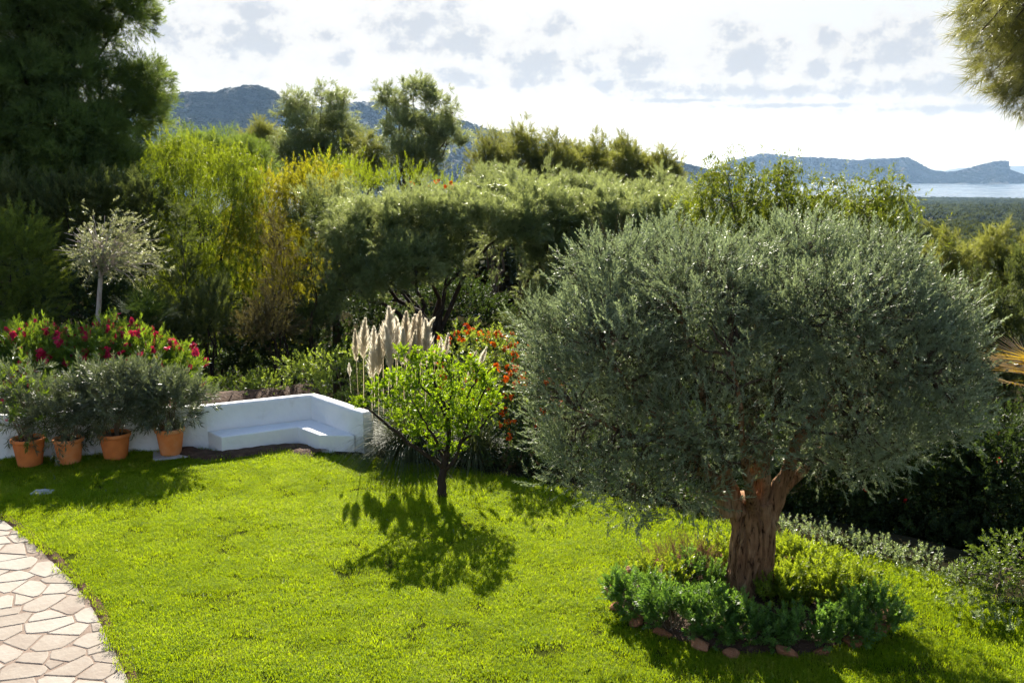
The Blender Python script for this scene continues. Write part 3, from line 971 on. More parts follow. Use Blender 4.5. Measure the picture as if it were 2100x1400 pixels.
def grass():
    n = 12000
    p = np.stack([rng.uniform(-11.5, 7.2, n * 2), rng.uniform(6.5, 19.6, n * 2)], 1)
    p = p[in_poly(p, lawn_poly)]
    p = p[np.abs(p[:, 0]) < .56 * p[:, 1] + 1.2]
    inb = np.linalg.norm((p - BED_C) / (BED_R * .93), axis=1) < 1
    p = p[~inb]
    nz_ = np.array([mnoise.fractal(Vector((x * .8, y * .8, 0)), 1, 2, 3) for x, y in p])
    nf = np.array([mnoise.noise(Vector((x * 3.1, y * 3.1, 5))) for x, y in p])
    ok = rng.random(len(p)) < np.clip(1.05 + 1.3 * np.minimum(nf + .1, 0), .25, 1)
    p, nz_, nf = p[ok], nz_[ok], nf[ok]
    de = np.minimum(seg_dist(p, fe), seg_dist(p, pe))
    s = .98 + .4 * nz_ + .45 * nf + .35 * np.exp(-seg_dist(p, fe) / .7) + rng.normal(0, .1, len(p))
    tint = np.clip(.46 + .42 * nz_ + .26 * nf + rng.normal(0, .14, len(p)), 0, 1)
    pts = np.c_[p, np.zeros(len(p))]
    o = scatter('grass', pts, np.tile((0, 0, 1.), (len(p), 1)) + rng.normal(0, .05, (len(p), 3)), np.clip(s, .5, 1.9), tint, S['grass'])
    tag(o, 'short bright green grass of the sunlit lawn', 'grass')
    # longer uncut blades along the far edge, by the pots and round the lemon tree
    q = []
    for a_, b_ in zip(fe[:-6], fe[1:-5]):
        k = int(np.linalg.norm(b_ - a_) * 26)
        t_ = rng.random(k)[:, None]
        q.append(a_ + (b_ - a_) * t_ + rng.normal(0, .16, (k, 2)) + np.array((0, -.18)))
    q.append(np.array((-1.19, 16.35)) + rng.normal(0, .42, (110, 2)))
    q.append(np.array((-8.4, 16.1)) + rng.normal(0, .4, (60, 2)) * np.array((1.4, .5)))
    q = np.concatenate(q)
    q = q[in_poly(q, lawn_poly)]
    o = scatter('long_grass', np.c_[q, np.zeros(len(q))], np.tile((0, 0, 1.), (len(q), 1)) + rng.normal(0, .08, (len(q), 3)), rng.uniform(.5, 1.35, len(q)),
                np.clip(rng.normal(.5, .2, len(q)), 0, 1), S['long_grass'])
    tag(o, 'longer uncut grass along the far edge of the lawn', 'grass')
    n = 1500
    q = np.stack([rng.uniform(-11, 7, n), rng.uniform(7.5, 19, n)], 1)
    q = q[in_poly(q, lawn_poly)]
    k = np.array([mnoise.noise(Vector((x * .5, y * .5, 9))) for x, y in q])
    q = q[(k > .02) & (np.linalg.norm((q - BED_C) / BED_R, axis=1) > 1.05)]
    o = scatter('lawn_weeds', np.c_[q, np.full(len(q), .005)], np.tile((0, 0, 1.), (len(q), 1)) + rng.normal(0, .5, (len(q), 3)), rng.uniform(.35, .7, len(q)), np.clip(rng.normal(.5, .2, len(q)), 0, 1), S['herb_gold'] + S['weed'][:1])
    tag(o, 'small broad-leaved weeds dotted through the lawn', 'weeds')


grass()

# bare soil heaped along the bench foot and along the bed at the far edge of the lawn
def mound(name, line, width, h, label, z0=0.0):
    line = smooth_line(line, 50)
    tg = nrm(np.gradient(line, axis=0)); no = np.stack([-tg[:, 1], tg[:, 0]], 1)
    u = np.linspace(-1, 1, 11)
    V = []
    for k in u:
        zz = h * (1 - k * k) ** .8 - .03
        q = line + no * (width * k)
        V.append(np.c_[q + rng.normal(0, .012, q.shape), z0 + zz + np.array([.05 * mnoise.noise(Vector((x * 4, y * 4, 1))) for x, y in q]) * (1 - k * k)])
    V = np.array(V); n_, k_ = V.shape[:2]
    a = Acc(); a.add(V, [(i * k_ + j, (i + 1) * k_ + j, (i + 1) * k_ + j + 1, i * k_ + j + 1) for i in range(n_ - 1) for j in range(k_ - 1)])
    return tag(a.build(name, M['soil' if name != 'planting_bed' else 'ground'], smooth=True), label, 'soil', kind='structure')  # planting_bed takes the darker ground colour to stand in for shade there


mound('soil', [(-6.6, 19.1), (-5.9, 18.72), (-5.2, 19.0), (-4.5, 19.35), (-4.1, 19.1), (-3.75, 18.8)], .34, .14, 'bare brown soil heaped along the foot of the white bench')
mound('planting_bed', [(-3.4, 19.3), (-1.5, 18.7), (-.2, 18.1), (1.4, 17.2), (3.4, 15.7), (4.8, 14.6), (5.9, 13.9), (6.9, 12.6), (7.6, 10.6)], .75, .10, 'bare soil bed behind the far edge of the lawn, shade put into its dark colour')
mound('bank', [(-8.5, 21.0), (-7.2, 21.3), (-5.9, 21.9), (-4.6, 22.6)], 1.1, .85, 'bare reddish earth bank behind the white wall', z0=-.2)

# ------------------------------------------------------------------ white wall with corner bench
def prism(acc, poly, z0, z1, r=.0):
    """upright block with softly rounded upper edge"""
    poly = np.asarray(poly, float)
    n = len(poly)
    tgp = nrm(np.roll(poly, -1, 0) - np.roll(poly, 1, 0))
    inn = np.stack([-tgp[:, 1], tgp[:, 0]], 1)
    area = np.sum(poly[:, 0] * np.roll(poly[:, 1], -1) - np.roll(poly[:, 0], -1) * poly[:, 1])
    if area < 0:
        inn = -inn
    rings = [(0, z0), (0, z1 - r), (r * .1, z1 - r * .55), (r * .3, z1 - r * .28), (r * .6, z1 - r * .07), (r, z1)] if r > .02 else ([(0, z0), (0, z1 - r), (r * .3, z1 - r * .3), (r, z1)] if r else [(0, z0), (0, z1)])
    V = [np.c_[poly + inn * d, np.full(n, z)] for d, z in rings]
    f = [(l * n + i, l * n + (i + 1) % n, (l + 1) * n + (i + 1) % n, (l + 1) * n + i) for l in range(len(V) - 1) for i in range(n)]
    f.append(tuple(range((len(V) - 1) * n, len(V) * n)))
    if area < 0:
        f = [q[::-1] for q in f]
    acc.add(np.concatenate(V), f)


def densify(pts, step=.25):
    out = []
    for a_, b_ in zip(pts[:-1], pts[1:]):
        a_, b_ = np.asarray(a_, float), np.asarray(b_, float)
        k = max(1, int(np.linalg.norm(b_ - a_) / step))
        for i in range(k):
            out.append(a_ + (b_ - a_) * i / k)
    out.append(np.asarray(pts[-1], float))
    return np.array(out)


WALL_IN = [(-14, 17.75), (-9.87, 18.5), (-8.12, 18.9), (-6.1, 19.3), (-4.2, 20.27), (-3.28, 19.2), (-2.9, 18.78)]
wl = densify(WALL_IN)
tgw = nrm(np.gradient(wl, axis=0)); now = np.stack([-tgw[:, 1], tgw[:, 0]], 1)
wall = empty('white_wall', (-4.2, 20.27, 0), 'white plastered low garden wall turning a corner with a built-in bench', 'wall')
W0 = np.array((-4.2, 20.27))
a = Acc()
poly = np.concatenate([wl, (wl + now * .24)[::-1]]) - W0
poly += np.repeat(rng.normal(0, .007, (len(poly) // 2 + 1, 2)), 2, 0)[:len(poly)]
prism(a, poly, -.6, .89, .075)
a.build('wall_body', M['plaster'], wall, smooth=False)
a = Acc()
sp = densify([(-6.08, 19.29), (-5.68, 18.84), (-4.36, 19.62), (-3.79, 18.99), (-3.10, 18.96), (-3.24, 19.18), (-4.2, 20.25)], .2)
prism(a, np.concatenate([sp]) - W0, -.3, .38, .025)
a.build('bench_seat', M['plaster'], wall)

# pale handrail behind the flowering hedge
a = Acc()
tube(a, [A(-60, 662, 23), A(0, 677, 23), A(78, 690, 23)], .035, 8)
for px, py in ((-40, 667), (64, 688)):
    p = A(px, py, 23)
    tube(a, [p + (0, 0, .0), p + (0, 0, -2.6)], .028, 8)
tag(a.build('handrail', M['metal'], smooth=True), 'pale grey handrail sloping down behind the flowering hedge', 'handrail')

# ------------------------------------------------------------------ pots
def lathe(acc, prof, sides=40):
    prof = np.asarray(prof, float)
    an = np.linspace(0, 2 * np.pi, sides, endpoint=False)
    V = np.stack([np.stack([r * np.cos(an), r * np.sin(an), np.full(sides, z)], 1) for r, z in prof])
    f = [(i * sides + j, i * sides + (j + 1) % sides, (i + 1) * sides + (j + 1) % sides, (i + 1) * sides + j) for i in range(len(prof) - 1) for j in range(sides)]
    acc.add(V, f)


def pot(px, py, d, h, label, z0=0.0):
    g = G(px, py, z0)
    g[1] += d * .38
    e = empty('terracotta_pot', (g[0], g[1], z0), label, 'pot', 'terracotta pots along the white wall')
    r = d / 2
    a = Acc(); lathe(a, [(0.02, 0), (r * .66, 0), (r * .68, .01), (r * .90, h * .86), (r * .90, h * .88)])
    body = a.build('pot_body', M['terracotta'], e, True)
    a = Acc(); lathe(a, [(r * .88, h * .855), (r * .96, h * .86), (r * 1.0, h * .90), (r * 1.0, h * .97), (r * .97, h), (r * .90, h), (r * .87, h * .97), (r * .86, h * .8)])
    a.build('rim', M['terracotta'], body, True)
    a = Acc(); lathe(a, [(r * .87, h * .88), (r * .5, h * .9), (.001, h * .91)], 20)
    a.build('soil_fill', M['soil'], e, True)
    return g, h


def oleander(e_pos, top, spread, stems, label, kind, n, flowers=0, lean=(0, 0), group=None):
    e = empty('potted_oleander', e_pos, label, 'oleander', group)
    a = Acc()
    for i in range(stems):
        an = rng.uniform(0, 6.28); rr = rng.uniform(.02, .12)
        p0 = np.array((rr * math.cos(an), rr * math.sin(an), -.03))
        u = rng.uniform(.2, 1) * spread * .8
        p2 = np.array((u * math.cos(an) + lean[0], u * math.sin(an) + lean[1], rng.uniform(.55, .9) * top))
        tube(a, wob(curve(p0, (p0[0] * 2, p0[1] * 2, p2[2] * .6), p2, 6), .012), np.linspace(.013, .004, 6), 5)
    a.build('stems', M['stem'], e)
    lobes = [((lean[0], lean[1], top * .58), (spread, spread * .85, top * .42))]
    for i in range(4):
        an = i * 1.57 + rng.uniform(-.4, .4)
        lobes.append(((lean[0] + math.cos(an) * spread * .55, lean[1] + math.sin(an) * spread * .45, top * rng.uniform(.42, .78)), (spread * .5, spread * .5, top * .25)))
    P, D, T, C = crown(lobes, n, .09 if n > 20 else .14, 4, up=.5, rnd=.6, bottom=.55, shell=(.4, 1.05), jag=.2)
    scatter('foliage', P, D, rng.uniform(.7, 1.25, len(P)), T, S[kind], e)
    if flowers:
        fm = sprig_flower('f', M['pink']).mesh('flower', M['pink'])
        for k in rng.choice(len(C), flowers, replace=False):
            o = bpy.data.objects.new('flower', fm); col.objects.link(o); o.parent = e
            o.location = C[k] * 1.0 + np.array((0, -.05, .08)); o.rotation_euler = rng.uniform(0, 6, 3); o.scale = [rng.uniform(.6, .9)] * 3
    return e


PG = 'oleanders in the terracotta pots'
g, h = pot(50, 962, .63, .55, 'terracotta pot holding bare-stemmed oleander, last of the row away from bench')
oleander((g[0], g[1], h * .9), 1.25, .62, 22, 'bare-stemmed oleander with a few red flowers in the last pot from bench', 'oleander_mix', 16, 5, (-.12, 0), PG)
g, h = pot(133, 956, .58, .50, 'smaller terracotta pot with twigs hanging over its rim, third from the bench')
oleander((g[0], g[1], h * .9), 0.88, .52, 12, 'grey-green oleander drooping over the smaller pot, third from the bench', 'oleander_grey', 32, 0, (.0, 0), PG)
g, h = pot(228, 947, .62, .52, 'terracotta pot with thick plain rim, second from the white bench')
oleander((g[0], g[1], h * .9), 1.22, .70, 14, 'tall silvery oleander bush in the second pot from the bench', 'oleander_grey', 32, 0, (.1, .05), PG)
slab_h = .05
g, h = pot(343, 936, .58, .52, 'terracotta pot standing on a square slab next to the white bench', slab_h)
oleander((g[0], g[1], h * .9 + slab_h), 0.92, .55, 12, 'low silvery oleander reaching over the white bench from the nearest pot', 'oleander_grey', 38, 0, (.06, 0), PG)
a = Acc()
prism(a, np.array([(-.34, -.32), (.33, -.33), (.35, .31), (-.33, .33)]), -.02, slab_h, .008)
o = a.build('paving_slab', M['grey_stone'], loc=(g[0], g[1], 0)); o.rotation_euler[2] = .35
tag(o, 'square stone slab under the pot next to the bench', 'slab')
a = Acc()
prism(a, np.array([(-.17, -.12), (.0, -.16), (.18, -.1), (.16, .1), (-.02, .15), (-.18, .1)]), -.02, .045, .01)
g2 = G(88, 1012)
o = a.build('stepping_stone', M['grey_stone'], loc=g2)
tag(o, 'small flat pale stone lying in the shaded grass', 'stone')


# ------------------------------------------------------------------ trees and shrubs
def woody(acc, base, lobes, r0, fork, lean=(0, 0), clumps=None, twigs=0, side=8):
    """tapered trunk from base to the fork, limbs into each lobe, twigs out to clumps"""
    base = np.asarray(base, float)
    top = base + np.array((lean[0], lean[1], fork))
    tube(acc, wob(curve(base - (0, 0, .3), base + np.array((lean[0] * .2, lean[1] * .2, fork * .5)), top, 7), r0 * .12), np.array((1.35, 1.1, 1, .94, .88, .82, .78)) * r0, side)
    ends = []
    for c, r in lobes:
        c = np.asarray(c, float); r = np.asarray(r, float)
        e = c + (0, 0, r[2] * .25)
        md = top * .55 + e * .45 + np.array((0, 0, .22 * np.linalg.norm(e - top)))* (1 if e[2] < top[2] + 1.5 * np.linalg.norm((e - top)[:2]) else 0.2)
        pts = wob(curve(top - (0, 0, r0 * .6), md, e, 8), .03 * np.linalg.norm(e - top))
        tube(acc, pts, np.linspace(r0 * .55, r0 * .1, 8), 6)
        ends.append(pts)
    if clumps is not None and twigs:
        allp = np.concatenate([p[2:] for p in ends])
        for k in rng.choice(len(clumps), min(twigs, len(clumps)), replace=False):
            c = clumps[k]
            j = np.argmin(np.linalg.norm(allp - c, axis=1) + .4 * np.maximum(0, allp[:, 2] - c[2]))
            pts = wob(curve(allp[j], (allp[j] + c) / 2 + (0, 0, .12 * np.linalg.norm(c - allp[j])), c, 5), .03 * np.linalg.norm(c - allp[j]))
            tube(acc, pts, np.linspace(r0 * .16, r0 * .03, 5), 4)


def tree(name, base, lobes, sp, label, cat='tree', dens=6, clump=.2, per=6, bark='bark', r0=.1, fork=1.0, lean=(0, 0), twigs=0, group=None, scl=(.8, 1.2), updirs=False,
         extra=None, **kw):
    base = np.asarray(base, float)
    L = [(np.asarray(c, float) - base, r) for c, r in lobes]
    e = empty(name, base, label, cat, group)
    reach = max(v.co.z for v in S[sp][0].data.vertices) * .5 * (scl[0] + scl[1]) * .75 if not updirs else .1
    L = [(c, np.maximum(np.asarray(r) - reach - clump * .5, np.asarray(r) * .4)) for c, r in L]
    P, D, T, C = crown(L, dens, clump, per, **kw)
    if updirs:
        D = np.tile((0, 0, 1.0), (len(P), 1)) + rng.normal(0, .3, (len(P), 3))
    a = Acc()
    woody(a, (0, 0, 0), L, r0, fork, lean, C, twigs)
    a.build('trunk', M[bark], e, True)
    scatter('crown', P, D, rng.uniform(scl[0], scl[1], len(P)), T, S[sp], e)
    if extra:
        sp2, dens2, kw2 = extra
        P, D, T, C = crown(L, dens2, clump, per, **kw2)
        scatter('inner_leaves', P, D, rng.uniform(scl[0], scl[1], len(P)), T, S[sp2], e)
    return e, C


def LB(px, py, Y, rx, rz, ry=None):
    """lobe from its middle and half sizes in photograph pixels at distance Y"""
    k = Y / FPX * 1.01
    return (A(px, py, Y), np.array((rx * k, (ry if ry else rx) * k, rz * k)))


def gbase(px, Y):
    x = A(px, 700, Y)[0]
    return np.array((x, Y, float(ground_z(x, Y))))


# --- olive tree
OB = np.array((3.1, 12.26, 0.0))


def olive():
    e = empty('olive_tree', OB, 'old olive tree with thick gnarled trunk and wide silvery crown on lawn', 'olive tree')
    a = Acc()
    # gnarled trunk: fluted, flared at the foot, leaning a little
    nz_, ns = 64, 110
    H = 1.38
    V = []
    for i in range(nz_):
        tz = i / (nz_ - 1)
        z = -.1 + tz * (H + .1)
        rr = .258 + .17 * math.exp(-tz * 3.6) + .05 * max(0, tz - .75) / .25 - .015 * math.sin(tz * 5)
        cx = .02 * math.sin(tz * 3) - .03 * tz; cy_ = .02 * tz
        for j in range(ns):
            th = 2 * math.pi * j / ns
            tw = th + .5 * tz
            fl = (.24 * math.cos(3 * tw + .6) + .17 * math.cos(5 * tw + 2 + tz * 2.2) + .10 * math.cos(9 * tw + 1 - tz)) * (.5 + .95 * math.exp(-tz * 2.2))
            nq = mnoise.fractal(Vector((math.cos(th) * 1.2, math.sin(th) * 1.2, z * 1.6)), 1, 2, 4)
            groove = -.26 * max(0, math.cos(4 * tw + 1.3 + 1.5 * math.sin(z * 3))) ** 14 - .16 * max(0, math.cos(7 * tw + .4 + 1.1 * math.sin(z * 4 + 1))) ** 18
            nh = mnoise.noise(Vector((math.cos(th) * 3.5, math.sin(th) * 3.5, z * 2.2)))
            r = rr * (1 + fl * .6 + .17 * nq + .07 * nh + groove)
            V.append((cx + r * math.cos(th), cy_ + r * math.sin(th) * .92, z))
    f = [(i * ns + j, i * ns + (j + 1) % ns, (i + 1) * ns + (j + 1) % ns, (i + 1) * ns + j) for i in range(nz_ - 1) for j in range(ns)]
    f.append(tuple(range((nz_ - 1) * ns, nz_ * ns)))
    a.add(V, f)
    # limbs (in pixel directions at the tree's distance, with a depth offset)
    def P_(px, py, dy=0.0):
        return A(px, py, OB[1] + dy) - OB
    limbs = [([(1500, 1045, -.1), (1478, 1005, -.15), (1440, 960, -.3), (1385, 905, -.5), (1310, 820, -.7), (1230, 700, -.8)], .135),
             ([(1512, 1050, -.15), (1500, 1000, -.2), (1470, 900, -.2), (1430, 780, .0), (1400, 650, .2), (1380, 560, .2)], .11),
             ([(1436, 965, -.3), (1408, 930, -.4), (1403, 870, -.5), (1395, 780, -.4), (1350, 650, -.3)], .06),
             ([(1545, 1050, .1), (1545, 960, .3), (1540, 820, .5), (1560, 680, .6), (1570, 540, .6)], .12),
             ([(1560, 1050, -.05), (1566, 1000, -.15), (1572, 930, -.3), (1590, 830, -.6), (1600, 700, -.8)], .10),
             ([(1572, 1055, -.05), (1598, 1008, -.12), (1622, 940, -.2), (1660, 860, -.2), (1730, 770, -.1), (1800, 660, 0)], .135),
             ([(1640, 895, -.2), (1700, 840, -.5), (1790, 800, -.8), (1890, 760, -.9)], .07),
             ([(1580, 1050, .15), (1640, 960, .6), (1760, 850, 1.2), (1880, 740, 1.5)], .10),
             ([(1510, 1050, .2), (1440, 940, .8), (1330, 800, 1.3), (1240, 680, 1.4)], .10),
             ([(1400, 905, -.5), (1290, 890, -.8), (1180, 840, -.8)], .06),
             ([(1545, 1040, -.15), (1530, 960, -.7), (1520, 860, -1.3), (1500, 740, -1.5)], .08)]
    paths = []
    for pts, r in limbs:
        p = np.array([P_(*q) for q in pts])
        n_ = 14
        t0 = np.linspace(0, 1, len(p)); tt = np.linspace(0, 1, n_)
        q = np.stack([np.interp(tt, t0, p[:, i]) for i in range(3)], 1)
        for _ in range(2):
            q[1:-1] = (q[:-2] + 2 * q[1:-1] + q[2:]) / 4
        q[2:-1] += rng.normal(0, .018, (n_ - 3, 3))
        rad = r * (1 - .82 * tt ** .8)
        rad[0] *= 1.25; rad[1] *= 1.1
        tube(a, q, rad, 9)
        paths.append(q[4:])
    def lo(px, py, dy, rx, rz, ry):
        k = (OB[1] + dy) / FPX * 1.01
        return (A(px, py, OB[1] + dy) - OB, np.array((rx * k - .12, ry - .12, rz * k - .14)))
    lobes = [lo(1430, 650, .1, 250, 155, 1.75), lo(1700, 655, .1, 235, 160, 1.8), lo(1560, 645, .2, 290, 140, 1.9), lo(1825, 750, .1, 172, 190, 1.6), lo(1250, 700, .0, 140, 170, 1.3),
             lo(1180, 810, -.1, 102, 180, 1.0), lo(1200, 920, -.2, 95, 95, .9), lo(1290, 880, -.3, 150, 135, 1.1), lo(1480, 825, -.7, 200, 140, 1.2), lo(1700, 845, -.2, 215, 130, 1.5), lo(1875, 810, .1, 115, 130, 1.2),
             lo(1400, 965, -.4, 130, 85, .8), lo(1300, 965, -.5, 115, 105, .8), lo(1440, 985, -.5, 60, 45, .5), lo(1740, 920, .6, 130, 70, .9),
             lo(1262, 556, .2, 105, 88, .8), lo(1390, 530, .3, 95, 78, .9), lo(1510, 535, .0, 80, 60, .8), lo(1650, 515, .3, 100, 68, .9), lo(1785, 545, .1, 100, 80, .9), lo(1885, 630, .2, 85, 88, .9), lo(1930, 740, .0, 62, 90, .7), lo(1150, 690, -.1, 80, 75, .7), lo(1440, 600, -1.3, 130, 90, .6), lo(1700, 640, -1.4, 140, 100, .6), lo(1290, 720, -1.1, 110, 110, .6)]
    P, D, T, C = crown(lobes, 15, .115, 15, up=.75, out=.8, rnd=.42, bottom=.42, shell=(.78, 1.0), gap=.10, jag=.08)
    scatter('crown', P, D, rng.uniform(.75, 1.25, len(P)), T, S['olive'], e)
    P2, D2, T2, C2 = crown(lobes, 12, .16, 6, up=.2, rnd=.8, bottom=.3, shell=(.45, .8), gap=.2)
    scatter('inner_leaves', P2, D2, rng.uniform(.8, 1.3, len(P2)), T2, S['olive_shade_tone'], e)
    allp = np.concatenate(paths)
    a2 = Acc()
    for k in rng.choice(len(C), 420, replace=False):
        c = C[k]
        j = np.argmin(np.linalg.norm(allp - c, axis=1) + .5 * np.maximum(0, allp[:, 2] - c[2]))
        pts = wob(curve(allp[j], (allp[j] + c) / 2 + (0, 0, .1), c, 6), .03)
        tube(a2, pts, np.linspace(.022, .004, 6), 4)
    tr = a.build('trunk', M['olive_bark'], e, True)
    a2.build('twigs', M['bark'], tr)


olive()

# bed round the olive: border stones and herbs
def rock_mesh(seed):
    import bmesh
    bm = bmesh.new()
    bmesh.ops.create_icosphere(bm, subdivisions=4, radius=1)
    r_ = random.Random(seed * 13 + 5)
    pl = [(Vector((r_.gauss(0, 1), r_.gauss(0, 1), r_.gauss(0, 1))).normalized(), r_.uniform(.6, .95)) for _ in range(13)]
    for v_ in bm.verts:
        d = v_.co.copy()
        s_ = min([1.15] + [h_ / max(1e-3, d.dot(n_)) for n_, h_ in pl if d.dot(n_) > .05])
        v_.co = d * (s_ * (1 + .10 * mnoise.noise(d * 1.9 + Vector((0, seed, 0))) + .05 * mnoise.noise(d * 6 + Vector((0, 0, seed)))))
        v_.co.z *= .72
    m_ = bpy.data.meshes.new('border_stone'); bm.to_mesh(m_); bm.free()
    m_.materials.append(M['rock'])
    m_.polygons.foreach_set('use_smooth', [True] * len(m_.polygons))
    return m_


rocks = [rock_mesh(i) for i in range(7)]
for i in range(22):
    an = -2.95 + i * (2 * math.pi / 22) + rng.normal(0, .04)
    p = BED_C + BED_R * np.array((math.cos(an), math.sin(an))) * (1 + rng.normal(0, .02))
    o = bpy.data.objects.new('border_stone', rocks[i % 7])
    s_ = rng.uniform(.085, .14)
    o.scale = (s_ * rng.uniform(1, 1.35), s_ * rng.uniform(.8, 1.0), s_)
    o.location = (p[0], p[1], s_ * .32); o.rotation_euler = (rng.normal(0, .15), rng.normal(0, .15), an + 1.57 + rng.normal(0, .3))
    col.objects.link(o)
    tag(o, 'rounded reddish-brown stone edging the herb bed round the olive', 'stone', 'stones edging the olive bed')

a = Acc()
an = np.linspace(0, 2 * np.pi, 40, endpoint=False)
for q in range(4):
    pass
ring = [np.c_[BED_C + np.stack([np.cos(an), np.sin(an)], 1) * BED_R * k, np.full(40, z)] for k, z in ((.99, -.01), (.93, .06), (.5, .13), (.02, .16))]
a.add(np.concatenate(ring), [(l * 40 + j, l * 40 + (j + 1) % 40, (l + 1) * 40 + (j + 1) % 40, (l + 1) * 40 + j) for l in range(3) for j in range(40)])
tag(a.build('bed_soil', M['soil'], smooth=True), 'dark soil of the round bed under the olive', 'soil', kind='structure')


def herb(px, py, r, h, kind, label, group='herbs round the olive trunk', per=8, dens=42):
    g = G(1540 + (px - 1540) * .96, py, .08)
    e = empty('herb_bush', g, label, 'herb', group)
    r, h = r * 1.04, h * .86
    lobes = [((0, 0, h * .45), (r, r * .9, h * .55)), ((r * .45, -r * .3, h * .4), (r * .6, r * .6, h * .5)), ((-r * .45, r * .1, h * .45), (r * .6, r * .6, h * .5))]
    P, D, T, C = crown(lobes, dens, .06, per, up=1.1, out=.7, rnd=.35, bottom=.3, shell=(.5, 1.0), jag=.1)
    P[:, 2] = np.maximum(P[:, 2], .01)
    a = Acc()
    for k in rng.choice(len(C), min(14, len(C)), replace=False):
        tube(a, curve((rng.normal(0, .04), rng.normal(0, .04), -.03), C[k] * np.array((.4, .4, .6)), C[k], 4), [.007, .006, .004, .002], 4)
    a.build('stems', M['stem'], e)
    scatter('foliage', P, D, rng.uniform(.75, 1.2, len(P)), T, S[kind], e)


herb(1290, 1245, .30, .40, 'herb', 'dense dark green herb bush at the end of the olive bed facing the lemon tree')
herb(1370, 1285, .32, .45, 'herb', 'silvery green herb bush between the dry stalks and the bed edge')
herb(1455, 1298, .33, .50, 'herb', 'tall silver-tipped herb bush directly before the olive trunk foot')
herb(1545, 1308, .30, .30, 'herb', 'low dark herb bush in the shade before the olive trunk')
herb(1645, 1308, .28, .28, 'herb', 'low shaded herb bush behind the largest border stone')
herb(1600, 1235, .26, .30, 'herb_gold', 'small yellow-green herb bush close beside the olive trunk')
herb(1660, 1225, .36, .45, 'herb_gold', 'sunlit yellow-green herb bush beside the olive trunk')
herb(1735, 1240, .36, .50, 'herb_gold', 'tall sunlit herb bush at the middle of the golden side of bed')
herb(1798, 1280, .32, .45, 'herb', 'dark rounded herb bush at the end of bed facing the hedge')
herb(1730, 1300, .28, .34, 'herb', 'dark low herb bush with golden tips behind the border stones')
herb(1650, 1180, .40, .42, 'herb_gold', 'bright herb bush behind the olive trunk on the hedge side')
herb(1470, 1160, .30, .36, 'herb_gold', 'bright green herb bush behind the olive trunk on the lemon side')
herb(1345, 1205, .30, .34, 'herb_gold', 'yellow-green herb bush behind the dark one at the lemon tree end of the bed')
herb(1430, 1205, .28, .34, 'herb', 'green herb bush between the dry stalks and the olive trunk')
herb(1395, 1190, .40, .52, 'dry', 'dead brown herb with dry reddish stalks beside the olive trunk', per=5)


